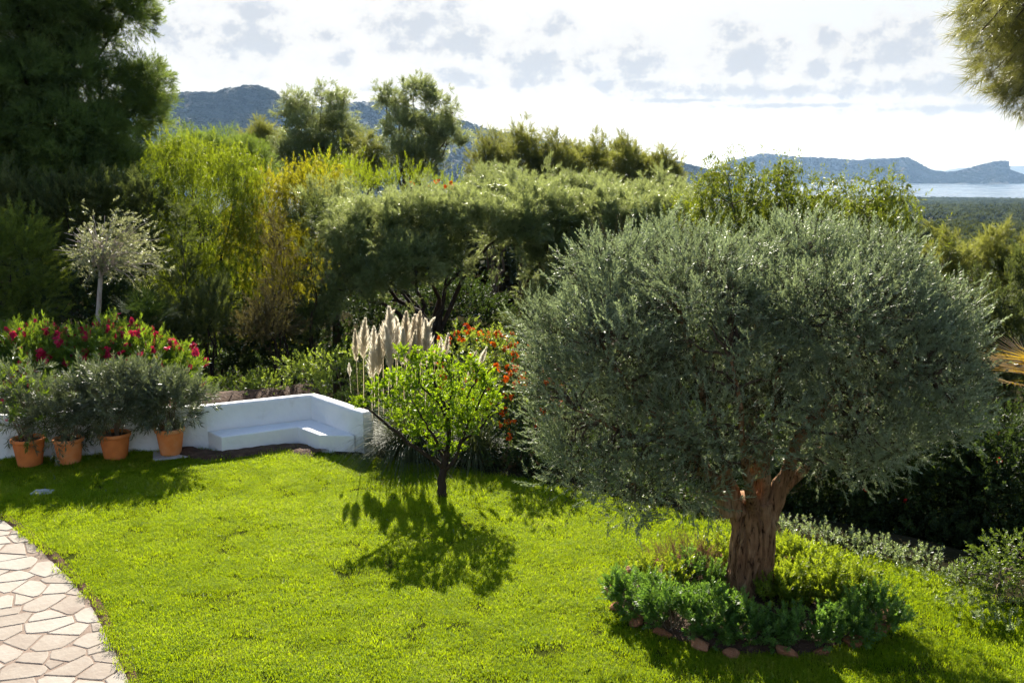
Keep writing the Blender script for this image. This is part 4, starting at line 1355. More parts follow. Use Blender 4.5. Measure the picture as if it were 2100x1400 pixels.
# --- lemon tree
def lemon():
    B = G(908, 1020)
    e = empty('lemon_tree', B, 'small lemon tree with glowing yellow-green leaves and dark forked trunk', 'lemon tree')
    Y = B[1]
    def P_(px, py, dy=0.0):
        return A(px, py, Y + dy) - B
    a = Acc()
    limbs = [([(908, 1024, 0), (905, 985, 0), (912, 950, 0), (916, 925, 0)], .085, .05),
             ([(912, 960, 0), (880, 935, -.1), (830, 905, -.2), (790, 865, -.3), (750, 835, -.35), (730, 825, -.4)], .045, .010),
             ([(914, 945, 0), (890, 910, .1), (860, 880, .1), (845, 850, .15), (800, 800, .2)], .038, .010),
             ([(917, 930, 0), (922, 880, 0), (915, 840, .05), (895, 790, .1), (880, 765, .15), (870, 745, .15)], .042, .012),
             ([(920, 880, 0), (905, 830, -.1), (860, 790, -.15), (858, 760, -.2)], .026, .008),
             ([(918, 870, 0), (922, 820, -.1), (930, 780, -.1), (905, 740, .0), (822, 715, .1)], .024, .006),
             ([(912, 965, 0), (935, 940, -.1), (945, 905, -.15), (965, 860, -.2), (985, 815, -.25), (1000, 790, -.3)], .040, .010),
             ([(945, 905, -.1), (985, 880, 0), (1005, 850, .1), (1030, 815, .15)], .024, .008),
             ([(960, 865, -.2), (955, 820, -.3), (975, 775, -.35), (985, 755, -.4)], .020, .006),
             ([(916, 920, 0), (925, 880, .4), (930, 820, .7), (940, 770, .8)], .034, .008),
             ([(914, 930, 0), (880, 880, -.4), (850, 830, -.6)], .030, .008)]
    tips = []
    for pts, r0_, r1_ in limbs:
        p = np.array([P_(*q) for q in pts])
        t0 = np.linspace(0, 1, len(p)); tt = np.linspace(0, 1, 14)
        q = np.stack([np.interp(tt, t0, p[:, i]) for i in range(3)], 1)
        q[1:-1] = (q[:-2] + 2 * q[1:-1] + q[2:]) / 4
        q[2:-1] += rng.normal(0, .010, (11, 3))
        tube(a, q, np.linspace(r0_, r1_, 14), 7)
        tips.append(q)
    clumps = [(760, 800, .0, 26), (735, 828, -.4, 12), (790, 830, -.1, 30), (800, 780, .1, 25), (815, 722, .1, 14), (838, 742, .1, 22), (860, 735, .1, 26), (890, 740, .0, 26), (920, 755, .0, 24), (850, 780, 0, 38),
              (870, 820, .2, 40), (840, 845, -.2, 34), (880, 850, -.3, 34), (905, 800, -.2, 28), (860, 880, -.1, 24), (838, 892, -.1, 15), (905, 880, .1, 26), (930, 820, .3, 34), (935, 865, 0, 34),
              (950, 790, .4, 28), (975, 770, -.3, 26), (1000, 775, -.2, 22), (1010, 800, .0, 26), (985, 830, -.2, 36), (1015, 830, .2, 24), (960, 870, -.3, 30), (940, 905, .0, 24), (925, 930, .1, 20), (970, 745, -.3, 14),
              (990, 850, .2, 26), (830, 805, -.4, 30), (885, 775, .5, 26), (945, 840, -.5, 26), (800, 860, .2, 18), (890, 915, -.2, 15), (1030, 815, .1, 12), (965, 830, .5, 30)]
    P, D, T = [], [], []
    for (px, py, dy, rp) in clumps:
        c = P_(905 + (px - 905) * (.90 if px > 745 else 1.0), py, dy)
        r = rp * .85 * Y / FPX
        n_ = int(9 + rp * 1.6)
        u = sph(n_) * (rng.random(n_) ** .4)[:, None] * r
        P.append(c + u); D.append(nrm(u / r + np.array((0, 0, .75)) + rng.normal(0, .45, (n_, 3)))); T.append(np.full(n_, np.clip(rng.normal(.5, .2), 0, 1)))
        allp = np.concatenate([q[3:] for q in tips])
        j = np.argmin(np.linalg.norm(allp - c, axis=1))
        tube(a, curve(allp[j], (allp[j] + c) / 2, c, 4), [.010, .008, .006, .003], 5)
    scatter('crown', np.concatenate(P), np.concatenate(D), rng.uniform(.42, .78, sum(map(len, P))), np.concatenate(T), S['lemon'], e)
    a.build('trunk', M['dark_bark'], e, True)


lemon()


# --- pampas grass
def plume_mesh(seed, L=.85, Wd=.13):
    r_ = np.random.default_rng(seed)
    a = Acc()
    lean = r_.normal(0, .10)
    n = 700
    t = r_.random(n) ** .9
    ax = np.stack([lean * L * t * t, np.zeros(n), L * .92 * t], 1)
    wd = Wd * np.clip(1.03 - t, 0, 1) ** .95 * np.minimum(1, t * 3.2 + .3) + .004
    an = r_.uniform(0, 2 * np.pi, n)
    d = np.stack([np.cos(an), np.sin(an), 1.7 + 1.6 * t + r_.normal(0, .3, n)], 1)
    ln = wd * (1.9 + .9 * t) * r_.uniform(.6, 1.2, n) + .03
    leaves(a, ax, d, r_.normal(0, 1, (n, 3)), ln, .006 + .007 * r_.random(n), .2, .02)
    tube(a, [(0, 0, -.95), (0, 0, -.3), (0, 0, 0), (lean * L * .25, 0, L * .5), (lean * L * .9, 0, L * .95)], [.006, .006, .005, .004, .002], 5)
    return a.mesh('plume', M['plume'])


def blades(acc, n, L, r0, droop, w=.014, spread=.9, rg=None):
    an = rng.uniform(0, 2 * np.pi, n)
    if rg is not None:
        an = rng.uniform(rg[0], rg[1], n)
    ln = L * rng.uniform(.6, 1.15, n)
    sp = spread * rng.uniform(.1, 1, n)
    b = np.stack([np.cos(an), np.sin(an), np.zeros(n)], 1) * (r0 * np.sqrt(rng.random(n)))[:, None]
    side = np.stack([-np.sin(an), np.cos(an), np.zeros(n)], 1)
    K = 7
    t = np.linspace(0, 1, K)
    rad = sp[:, None] * (t[None] ** 1.3) * ln[:, None]
    z = ln[:, None] * (t[None] * (1.05 - .3 * sp[:, None]) - droop * sp[:, None] * t[None] ** 2.6)
    p = b[:, None, :] + np.stack([np.cos(an)[:, None] * rad, np.sin(an)[:, None] * rad, np.maximum(z, .01 * t[None])], -1)
    wd = w * (1 - t ** 2 * .95)
    l, r_ = p - side[:, None, :] * wd[None, :, None] * .5, p + side[:, None, :] * wd[None, :, None] * .5
    V = np.stack([l, r_], 2)          # n,K,2,3
    f = []
    for i in range(n):
        o_ = i * K * 2
        f += [(o_ + 2 * k, o_ + 2 * k + 1, o_ + 2 * k + 3, o_ + 2 * k + 2) for k in range(K - 1)]
    acc.add(V.reshape(-1, 3), f)


def pampas(base, plumes, nblades, L, r0, label, droop=1.15):
    e = empty('pampas_grass', base, label, 'pampas grass', 'pampas grasses behind the lemon tree')
    a = Acc(); blades(a, nblades, L, r0, droop)
    a.build('leaf_clump', M['pampas'], e)
    for i, (px, ptop, pbot, dy) in enumerate(plumes):
        t_ = A(px, ptop, base[1] + dy) - base
        b_ = A(px + rng.normal(0, 2) + (900 - px) * -.02, pbot, base[1] + dy) - base
        L_ = t_[2] - b_[2]
        o = bpy.data.objects.new('plume', PM[i % len(PM)])
        o.parent = e
        o.location = b_
        k = L_ / .85
        lean = np.arctan2(t_[0] - b_[0] + (px - 830) * .0008, L_)
        o.scale = (k * rng.uniform(.95, 1.2), k, k)
        o.rotation_euler = (rng.normal(0, .04), lean, 0)
        col.objects.link(o)


PM = [plume_mesh(i) for i in range(6)]
pb = np.array((A(845, 800, 18.6)[0], 18.75, 0.0))
pampas(pb, [(735, 672, 742, 0), (752, 648, 738, .1), (770, 665, 745, .3), (788, 632, 735, .2), (806, 624, 728, .1), (820, 645, 735, .4), (832, 634, 730, 0), (846, 640, 740, .3), (858, 632, 735, .2),
            (868, 644, 742, .1), (876, 648, 748, 0), (800, 660, 760, -.2), (826, 668, 750, -.2), (848, 672, 760, -.2), (780, 680, 770, 0), (766, 690, 780, .1), (862, 668, 755, .3), (902, 690, 740, 0), (912, 680, 738, .1), (893, 700, 750, .2),
            (724, 742, 772, .1), (838, 655, 745, .5), (812, 650, 740, .5)], 2000, 1.75, .42, 'tall pampas grass clump topped with many cream plumes', 1.25)
pb2 = np.array((A(975, 800, 18.4)[0], 18.4, 0.0))
pampas(pb2, [(966, 715, 752, 0), (985, 706, 752, .1), (958, 745, 775, .1)], 900, 1.2, .3, 'smaller pampas grass clump with three slim cream plumes', 1.3)


# --- flowering shrubs
def shrub(name, base, lobes, sp, label, cat, dens=14, clump=.12, per=6, flowers=None, group=None, bark='stem', scl=(.75, 1.2), r0=.04, fork=.3, twigs=20, fmesh=None, fsel=None, **kw):
    e, C = tree(name, base, lobes, sp, label, cat, dens, clump, per, bark, r0, fork, (0, 0), twigs, group, scl, **kw)
    if flowers:
        n, mat, size, lo_ = flowers
        reach_f = max(v.co.z for v in S[sp][0].data.vertices) * .95 * (scl[0] + scl[1]) * .5
        ms = [sprig_flower('f', M[mat], n=8, size=size, petal=size * .55).mesh('flower', M[mat]) for _ in range(3)]
        cand = C[(C[:, 2] > lo_)]
        fr = cand[:, 1] * -.5 + cand[:, 2]
        cand = cand[fr > np.quantile(fr, .3)]
        if fsel is not None:
            cand = cand[fsel(cand)]
        k = rng.choice(len(cand), min(n, len(cand)), replace=False)
        for i, j in enumerate(k):
            o = bpy.data.objects.new('flower', ms[i % 3]); o.parent = e
            dr = nrm(nrm(cand[j] - cand.mean(0)) + np.array((0, -.35, .75)))
            o.location = cand[j] + dr * reach_f; o.rotation_euler = tuple(rng.uniform(0, 6, 3)); o.scale = [float(rng.uniform(.6, 1.25))] * 3
            col.objects.link(o)
    return e


HG = 'flowering oleanders behind the white wall'
shrub('oleander_bush', gbase(60, 21.6), [LB(-30, 745, 21.6, 105, 85), LB(70, 738, 21.6, 105, 82), LB(20, 800, 21.4, 120, 90)], 'oleander', 'broad oleander with red flowers behind the bare-stemmed potted oleander', 'oleander', 18, .13, 6, (105, 'pink', .10, .6), HG, up=.9)
shrub('oleander_bush', gbase(205, 21.8), [LB(150, 745, 21.8, 95, 82), LB(225, 735, 21.8, 95, 85), LB(200, 800, 21.6, 120, 90)], 'oleander', 'oleander with pink flower heads at the foot of the white-stemmed tree', 'oleander', 18, .13, 6, (105, 'pink', .10, .6), HG, up=.9)
shrub('oleander_bush', gbase(345, 21.6), [LB(300, 752, 21.6, 95, 80), LB(362, 775, 21.5, 80, 85), LB(340, 815, 21.4, 95, 75)], 'oleander', 'oleander covered in pink-red flowers at the bench end of the hedge', 'oleander', 17, .13, 6, (115, 'pink', .10, .6), HG, up=.8)
shrub('pittosporum_shrub', gbase(585, 22.5), [LB(560, 795, 22.5, 60, 45), LB(625, 775, 22.5, 60, 60), LB(520, 815, 22.3, 30, 22)], 'shrub', 'bright green leafy shrub behind the white bench wall', 'shrub', 16, .12, 6, up=.6)
shrub('pittosporum_shrub', gbase(700, 22.2), [LB(690, 770, 22.2, 60, 65), LB(735, 770, 22, 45, 70), LB(660, 800, 22, 45, 45)], 'shrub', 'taller grey-green shrub between the bench corner and the pampas grass', 'shrub', 14, .12, 6, up=.5)
shrub('low_shrub', gbase(470, 22.6), [LB(470, 800, 22.6, 36, 26), LB(440, 812, 22.5, 20, 16)], 'bush', 'low dull green shrub between the oleander hedge and the bright shrub', 'shrub', 18, .1, 5)
OG = 'orange-flowered shrubs in the bed'
shrub('honeysuckle_shrub', gbase(980, 20.2), [LB(950, 735, 20.2, 75, 75), LB(1015, 745, 20.2, 75, 75), LB(985, 800, 20, 100, 90)], 'shrub', 'sprawling shrub with orange flowers on top beside the pampas plumes', 'shrub', 14, .12, 5, (150, 'orange', .08, 1.2), OG, gap=.2)
shrub('honeysuckle_shrub', gbase(1075, 18.6), [LB(1075, 790, 18.6, 65, 75), LB(1100, 860, 18.4, 80, 90), LB(1060, 900, 18.2, 70, 80)], 'dark', 'dark shrub with bright orange-red flowers touching the olive crown', 'shrub', 16, .12, 6, (120, 'orange', .075, .3), OG, fsel=lambda c: c[:, 1] < .3)
ev = empty('honeysuckle_spray', A(1062, 770, 17.9), 'cluster of vivid orange blooms at the edge of the olive crown', 'flowers')
ms = sprig_flower('f', M['orange'], n=9, size=.07, petal=.045).mesh('flower', M['orange'])
for i in range(16):
    o = bpy.data.objects.new('flower', ms); o.parent = ev; o.location = tuple(rng.normal(0, 1, 3) * np.array((.2, .12, .22))); o.rotation_euler = tuple(rng.uniform(0, 6, 3)); o.scale = [float(rng.uniform(.6, 1.1))] * 3
    col.objects.link(o)
a = Acc()
for i in range(5):
    tube(a, curve((.1 * i, .5, -1.4), (.1, .3, -.5), rng.normal(0, .1, 3), 5), [.01, .008, .006, .005, .003], 5)
a.build('stems', M['stem'], ev)

# dark hedge along the right edge of the lawn, behind the olive
DG = 'dark evergreen hedge shrubs along the lawn'
hl = ['dark evergreen shrub behind the drooping side of the olive crown', 'dark evergreen shrub directly behind the olive trunk', 'dark evergreen shrub in the hedge, second past the olive trunk',
      'dark evergreen hedge shrub with small red flowers beyond the silvery weeds', 'tall dark evergreen shrub at the hedge end by the golden palm']
for (px, Y, ty, wpx, hh), lb in zip(((1290, 18.8, 890, 140, 130), (1480, 18.0, 865, 150, 190), (1690, 16.7, 850, 165, 250), (1890, 15.9, 835, 165, 290), (2080, 15.2, 865, 155, 320)), hl):
    shrub('evergreen_shrub', gbase(px, Y), [LB(px, ty + hh * .45, Y, wpx * .8, hh * .55), LB(px - 60, ty + hh * .6, Y - .3, wpx * .6, hh * .5), LB(px + 60, ty + hh * .62, Y - .3, wpx * .6, hh * .5), LB(px, ty + hh * .9, Y - .6, wpx * .8, hh * .35)],
          'dark', lb, 'shrub', 26, .13, 6, (7, 'red', .045, .5), DG, scl=(.9, 1.4), bottom=.8, fsel=lambda c: c[:, 1] < 0)
# leafy shrub at the right edge of the lawn
shrub('leafy_shrub', G(2050, 1235), [LB(2050, 1160, 12.2, 75, 62), LB(2100, 1150, 12.3, 80, 80), LB(1985, 1190, 12.0, 45, 40), LB(2040, 1220, 11.9, 70, 35)], 'bush', 'glossy leafy shrub spilling onto the lawn edge beside the hedge', 'shrub', 30, .09, 6, scl=(.6, .95), up=.3)
# silvery weeds on the lawn edge
wp = []
for (px, py, n_) in ((1640, 1095, 60), (1700, 1110, 80), (1760, 1125, 90), (1820, 1142, 90), (1880, 1160, 80), (1940, 1190, 60), (1600, 1085, 40), (2000, 1250, 50), (2060, 1290, 50)):
    g = G(px, py)
    wp.append(np.c_[g[:2] + rng.normal(0, 1, (n_, 2)) * np.array((.28, .13)), rng.uniform(.02, .16, n_)])
wp = np.concatenate(wp)
wp = wp[rng.random(len(wp)) < .75]
o = scatter('ground_cover', wp, nrm(np.tile((0, 0, 1.), (len(wp), 1)) + rng.normal(0, .4, (len(wp), 3))), rng.uniform(.6, 1.15, len(wp)), np.clip(rng.normal(.5, .2, len(wp)), 0, 1), S['weed'])
tag(o, 'silvery green weeds creeping along the lawn edge before the hedge', 'ground cover')

# --- white-stemmed tree
def pale_tree():
    Y = 24.0
    B = gbase(199, Y)
    e = empty('pale_stemmed_tree', B, 'small open tree with straight whitish stem and sparse grey leaves', 'tree')
    def P_(px, py, dy=0.0):
        return A(px, py, Y + dy) - B
    a = Acc()
    top = P_(208, 540)
    tube(a, [(0, 0, -.2), P_(200, 670), P_(204, 600), top], [.075, .06, .055, .045], 9)
    P, D = [], []
    cc = P_(240, 515)
    for i in range(64):
        end = cc + sph(1)[0] * np.array((1.25, 1.2, 1.15)) * rng.uniform(.5, 1.0)
        an = math.atan2(end[1] - top[1], end[0] - top[0])
        md = top + (end - top) * .5 + np.array((0, 0, .22))
        q = wob(curve(top - (0, 0, rng.uniform(0, .3)), md, end, 8), .02)
        tube(a, q, np.linspace(.016, .004, 8), 4)
        for k in range(10):
            s_ = q[rng.integers(3, 8)] + rng.normal(0, .13, 3)
            P.append(s_); D.append((math.cos(an), math.sin(an), rng.normal(.2, .6)))
    for i in range(60):     # fine twigs in the middle of the crown
        d = nrm(np.array((rng.normal(), rng.normal(), rng.uniform(.0, 1.0))))
        p0 = top + np.array((0, 0, rng.uniform(-.1, .5)))
        tube(a, wob(curve(p0, p0 + d * .4, p0 + d * rng.uniform(.6, 1.1) + np.array((0, 0, -.1)), 5), .03), [.01, .008, .006, .005, .003], 4)
    a.build('trunk', M['pale_bark'], e, True)
    P = np.array(P)
    scatter('crown', P, np.array(D) + rng.normal(0, .4, (len(P), 3)), rng.uniform(.7, 1.15, len(P)), np.clip(rng.normal(.5, .2, len(P)), 0, 1), S['grey'], e)


pale_tree()

# --- left group
tree('round_bush', gbase(30, 24.8), [LB(25, 545, 24.8, 110, 120), LB(-40, 600, 24.8, 105, 125), LB(55, 620, 24.6, 85, 95)], 'round', 'rounded dark green bush beside the white-stemmed tree', 'bush', 14, .14, 6, 'dark_bark', .08, .6, up=.6, scl=(.9, 1.4), bottom=.6)
tree('juniper_tree', gbase(60, 29), [LB(20, 425, 29, 80, 85), LB(80, 470, 29, 70, 95)], 'juniper', 'grey-green juniper rising behind the rounded dark bush', 'juniper', 9, .16, 6, 'dark_bark', .08, 1.0, up=1.1, scl=(1.1, 1.7), group='junipers below the dark pine')
tree('juniper_tree', gbase(150, 29), [LB(130, 418, 29, 75, 65), LB(180, 450, 29, 80, 95), LB(120, 560, 28.6, 70, 90)], 'juniper', 'grey-green juniper right behind the white-stemmed tree', 'juniper', 9, .16, 6, 'dark_bark', .08, 1.0, up=1.1, scl=(1.1, 1.7), group='junipers below the dark pine')
tree('juniper_tree', gbase(260, 29), [LB(240, 415, 29, 80, 65), LB(300, 430, 29, 60, 80), LB(270, 540, 28.6, 80, 110)], 'juniper', 'shaggy juniper between the white-stemmed tree and the yellow-green acacia', 'juniper', 9, .16, 6, 'dark_bark', .08, 1.0, up=1.1, scl=(1.1, 1.7), group='junipers below the dark pine')
# thin dark junipers in front of the acacias
for px, Y, top_, w_, lb, sp in ((372, 26.5, 400, 40, 'slender dark juniper in front of the yellow-green acacia', 'juniper'), (575, 26.5, 430, 36, 'half-dead brownish juniper between the acacia and the umbrella pine', 'juniper_dry'),
                                (640, 27.0, 400, 34, 'slender dark juniper against the umbrella pine', 'juniper'), (430, 25.5, 560, 70, 'low dark juniper bush beneath the yellow-green acacia', 'juniper'),
                                (560, 25.0, 600, 75, 'low twiggy brown juniper behind the bright shrub', 'juniper_dry'), (310, 25.0, 590, 70, 'low dark juniper bush behind the flowering hedge', 'juniper')):
    H_ = 690 - top_
    tree('juniper_bush', gbase(px, Y), [LB(px, top_ + H_ * .3, Y, w_ * .75, H_ * .32), LB(px + 4, top_ + H_ * .6, Y, w_, H_ * .35), LB(px - 5, top_ + H_ * .85, Y, w_ * 1.1, H_ * .3)], sp, lb, 'juniper', 10, .14, 6, 'dark_bark', .07, 1.2,
         up=.9, scl=(.9, 1.4), gap=.1, group='dark junipers in front of the acacias', bottom=.6)
# fan palm by the hedge
def fan_palm(loc, n, size, mat, label, rg, zr):
    e = empty('fan_palm', loc, label, 'palm')
    for i in range(n):
        an = rng.uniform(*rg); el_ = rng.uniform(*zr)
        d = np.array((math.cos(an) * math.cos(el_), math.sin(an) * math.cos(el_), math.sin(el_)))
        st = size * rng.uniform(.5, .9)
        a = Acc()
        tube(a, [(0, 0, 0), d * st * .5, d * st], [.014, .011, .008], 5)
        u = nrm(np.cross(d, (0, 0, 1))); w_ = np.cross(u, d)
        k = 19
        th = np.linspace(-1.35, 1.35, k)
        dirs = d[None] * np.cos(th)[:, None] + u[None] * np.sin(th)[:, None] + w_[None] * .12
        leaves(a, np.tile(d * st, (k, 1)), dirs, np.tile(w_, (k, 1)), size * rng.uniform(.55, .75, k), .035 * size, .4, .12)
        a.build('frond', mat, e)
    a = Acc(); tube(a, [(0, 0, -.5), (0, 0, .05)], [.12, .09], 8); a.build('trunk', M['bark'], e)


fan_palm(A(290, 675, 23.5), 11, .85, M['palm'], 'dark dwarf fan palm behind the flowering hedge', (0, 6.28), (.3, 1.3))
fan_palm(A(2160, 800, 16.8), 9, 1.15, M['palm_gold'], 'golden dry fan palm fronds at the end of the dark hedge', (1.9, 4.4), (.0, .7))

# --- big pine on the left
YP = 34.0
big = [LB(-40, 40, YP, 110, 90), LB(60, 40, YP, 110, 90), LB(150, 30, YP + 1, 80, 75), LB(262, 30, YP + 1.5, 66, 55), LB(205, 70, YP + 1, 45, 45), LB(-60, 190, YP - 1, 110, 90), LB(50, 170, YP - 1, 100, 75), LB(150, 150, YP - .5, 85, 65),
       LB(230, 170, YP + .3, 60, 55), LB(302, 165, YP + .5, 56, 48), LB(275, 235, YP + .2, 75, 58), LB(315, 210, YP + .8, 40, 45), LB(110, 260, YP - 1.5, 100, 60), LB(10, 290, YP - 1.5, 100, 70), LB(200, 270, YP - 1, 80, 55), LB(-100, 300, YP - 1, 100, 90),
       LB(140, 335, YP - 1.6, 100, 48), LB(245, 325, YP - .6, 85, 48), LB(20, 360, YP - 1.6, 90, 50), LB(60, -70, YP + 1, 130, 90), LB(210, -70, YP + 1.4, 110, 70), LB(90, 90, YP + .5, 90, 60)]
tree('pine_tree', gbase(100, YP), big, 'pine', 'huge dark pine with dense layered boughs beside the mountain view', 'pine', 6.0, .26, 9, 'dark_bark', .28, 6.0, up=.35, scl=(.8, 1.35), twigs=170, bottom=.5, gap=.05, shell=(.55, 1.08), jag=.12)

# --- acacias
AG = 'acacias beyond the garden wall'
tree('acacia_tree', gbase(420, 30.5), [LB(395, 380, 30.5, 95, 95), LB(340, 360, 30.5, 55, 70), LB(480, 390, 30.5, 70, 90), LB(420, 480, 30.2, 110, 90), LB(470, 590, 30, 80, 100), LB(390, 600, 30, 90, 90)], 'acacia_mix',
     'feathery yellow-green acacia between the dark pine and its yellower neighbour', 'acacia', 6.0, .22, 7, 'dark_bark', .11, 2.4, updirs=True, scl=(.9, 1.4), twigs=50, bottom=.6, group=AG, gap=.2)
tree('acacia_tree', gbase(600, 32), [LB(560, 440, 31.5, 75, 95), LB(660, 390, 32, 60, 55), LB(620, 440, 31.8, 80, 90), LB(520, 520, 31, 70, 110), LB(560, 620, 31, 70, 90), LB(620, 540, 31.5, 60, 90)], 'acacia_yellow_mix',
     'drooping acacia with golden yellow leaves beside the umbrella pine', 'acacia', 6.0, .22, 7, 'dark_bark', .10, 2.2, updirs=True, scl=(.9, 1.4), twigs=50, bottom=.6, group=AG, gap=.2)
# --- umbrella pines
UG = 'spreading pines below the garden'
tree('umbrella_pine', gbase(890, 28), [LB(760, 470, 28, 110, 70), LB(870, 450, 28.3, 110, 62), LB(970, 450, 28, 100, 66), LB(1050, 470, 28.2, 70, 65), LB(720, 540, 27.4, 70, 60), LB(840, 530, 27, 100, 60), LB(930, 540, 27.5, 60, 50), LB(700, 600, 27.2, 50, 40), LB(790, 580, 27.0, 80, 55)], 'pine_light',
     'spreading flat-topped pine with dark forked trunk behind the pampas grass', 'pine', 7, .20, 8, 'dark_bark', .17, 2.6, up=.9, scl=(.8, 1.25), twigs=90, bottom=.3, gap=.06, shell=(.65, 1.05), group=UG)
tree('umbrella_pine', gbase(1200, 30), [LB(1150, 450, 30, 90, 60), LB(1260, 440, 30, 100, 50), LB(1360, 440, 30.2, 90, 48), LB(1120, 530, 29.2, 60, 80), LB(1200, 540, 29.2, 90, 90), LB(1300, 530, 29.5, 90, 90), LB(1150, 620, 28.6, 90, 70)], 'pine_light',
     'broad pine with pale tufted top between umbrella pine and olive crown', 'pine', 7, .20, 8, 'dark_bark', .15, 2.4, up=.9, scl=(.8, 1.25), twigs=60, bottom=.35, gap=.06, shell=(.65, 1.05), group=UG)
# young green shoots above them
tree('acacia_tree', gbase(820, 39), [LB(740, 380, 39, 60, 35), LB(830, 378, 39, 70, 32), LB(910, 392, 39, 55, 24)], 'acacia_up', 'bright green leafy shoots of acacia rising behind the umbrella pine', 'acacia', 8, .25, 5, 'bark', .08, 3.0, up=1.2, scl=(1.0, 1.5), group=AG)
shrub('red_tipped_shrub', gbase(905, 37.5), [LB(905, 392, 37.5, 36, 22), LB(860, 385, 38, 25, 18)], 'shrub', 'shrub with rusty orange tips above the umbrella pine', 'shrub', 12, .15, 5, (26, 'orange', .10, 1.0), None, fork=2.5)
# --- pines on the rise behind
RG = 'pines standing on the rise behind the garden'
tree('rise_pine', gbase(660, 60), [LB(605, 215, 60, 38, 34), LB(660, 205, 60, 34, 32), LB(705, 210, 60, 34, 38), LB(625, 265, 59.5, 45, 45), LB(690, 265, 60, 48, 48), LB(590, 240, 60, 28, 28), LB(650, 320, 59.5, 70, 50), LB(735, 300, 60, 34, 50), LB(600, 320, 59, 45, 45)], 'pine_light',
     'many-headed pine left of the tallest pine on the rise'.replace('left of', 'standing beside'), 'pine', 3.3, .28, 8, 'bark', .17, 6.0, up=.8, scl=(1.1, 1.8), twigs=110, bottom=.5, gap=.2, shell=(.35, 1.1), group=RG, jag=.16)
tree('rise_pine', gbase(850, 62), [LB(850, 185, 62, 42, 34), LB(805, 215, 62, 38, 34), LB(895, 210, 62, 40, 34), LB(930, 235, 62, 28, 30), LB(830, 255, 61.5, 48, 42), LB(890, 270, 62, 55, 48), LB(800, 280, 61.5, 34, 50), LB(850, 325, 61.5, 75, 45), LB(935, 290, 62, 30, 50), LB(790, 200, 62, 24, 22)], 'pine_light',
     'tallest airy pine with visible forked trunk on the rise', 'pine', 3.0, .28, 8, 'bark', .18, 7.0, up=.8, scl=(1.1, 1.8), twigs=130, bottom=.5, gap=.22, shell=(.35, 1.1), group=RG, jag=.18)
S['pine_yellow'] = fam(sprig_pine, 3, 'pine_yellow_tuft', leafmat('pine_needle_yellow', (.045, .06, .014), (.09, .105, .022), (.15, .15, .035), (.42, .44, .07), .42, .5, .4), shoots=9, size=.36, needles=34, nl=.10, nw=.0075)
for px, py, Y, rx, rz, lb in ((1010, 335, 58, 45, 60, 'yellowish pine at the foot of the tallest pine'), (1070, 320, 60, 48, 58, 'bushy yellowish pine with a thin bare leader'), (1140, 335, 60, 52, 55, 'bushy yellowish pine in the middle of the low rise'),
                              (1210, 335, 62, 50, 50, 'rounded olive-green pine on the low rise'), (1275, 335, 64, 55, 48, 'widest rounded pine on the low rise before the ridge'), (1350, 355, 62, 48, 42, 'last small pine at the seaward end of the rise'),
                              (535, 300, 66, 48, 48, 'yellow-green domed pine before the mountain slope'), (760, 330, 56, 30, 55, 'slim pale pine between the two tall pines')):
    tree('rise_pine', gbase(px, Y), [LB(px, py, Y, rx, rz * .8), LB(px - rx * .5, py + rz * .3, Y, rx * .7, rz * .7), LB(px + rx * .5, py + rz * .35, Y, rx * .7, rz * .65), LB(px, py + rz * .9, Y - .5, rx, rz * .6), LB(px + rng.uniform(-.3, .3) * rx, py - rz * .65, Y, rx * .35, rz * .4)],
         'pine_yellow', lb, 'pine', 4.2, .32, 8, 'bark', .12, 5.0, up=.9, scl=(1.0, 1.7), twigs=40, bottom=.5, gap=.1, group=RG, jag=.12)
# darker trees filling in behind and below
FG = 'wild trees of the slope behind the garden'
for px, py, Y, rx, rz, sp, lb in ((430, 330, 45, 120, 40, 'pine', 'dark pine crown just above the feathery acacia'), (120, 440, 36, 180, 55, 'pine', 'dark pine crown filling in beneath the huge pine'), (300, 465, 35, 80, 60, 'pine', 'dark young pine between the huge pine and the acacia'), (1085, 425, 29.5, 85, 40, 'pine_light', 'flat pine crown bridging the two spreading pines'), (690, 440, 30.5, 60, 40, 'pine_light', 'flat pine crown between the golden acacia and umbrella pine'), (1020, 400, 44, 90, 40, 'pine_light', 'low pine crown behind the umbrella pines'), (1200, 405, 46, 90, 35, 'pine_light', 'flat pine crown behind the broad pine'),
                                  (1340, 410, 44, 80, 35, 'pine_light', 'small pine crown beside the weeping gum'), (690, 370, 46, 80, 40, 'acacia_up', 'pale green acacia crown under the many-headed pine')):
    tree('slope_tree', gbase(px, Y), [LB(px, py, Y, rx, rz), LB(px - rx * .5, py + rz * .4, Y, rx * .6, rz), LB(px + rx * .5, py + rz * .4, Y, rx * .6, rz)], sp, lb, 'tree', 3, .35, 8, 'bark', .15, 3.0, up=.8, scl=(1.3, 2.0), bottom=.4, group=FG)
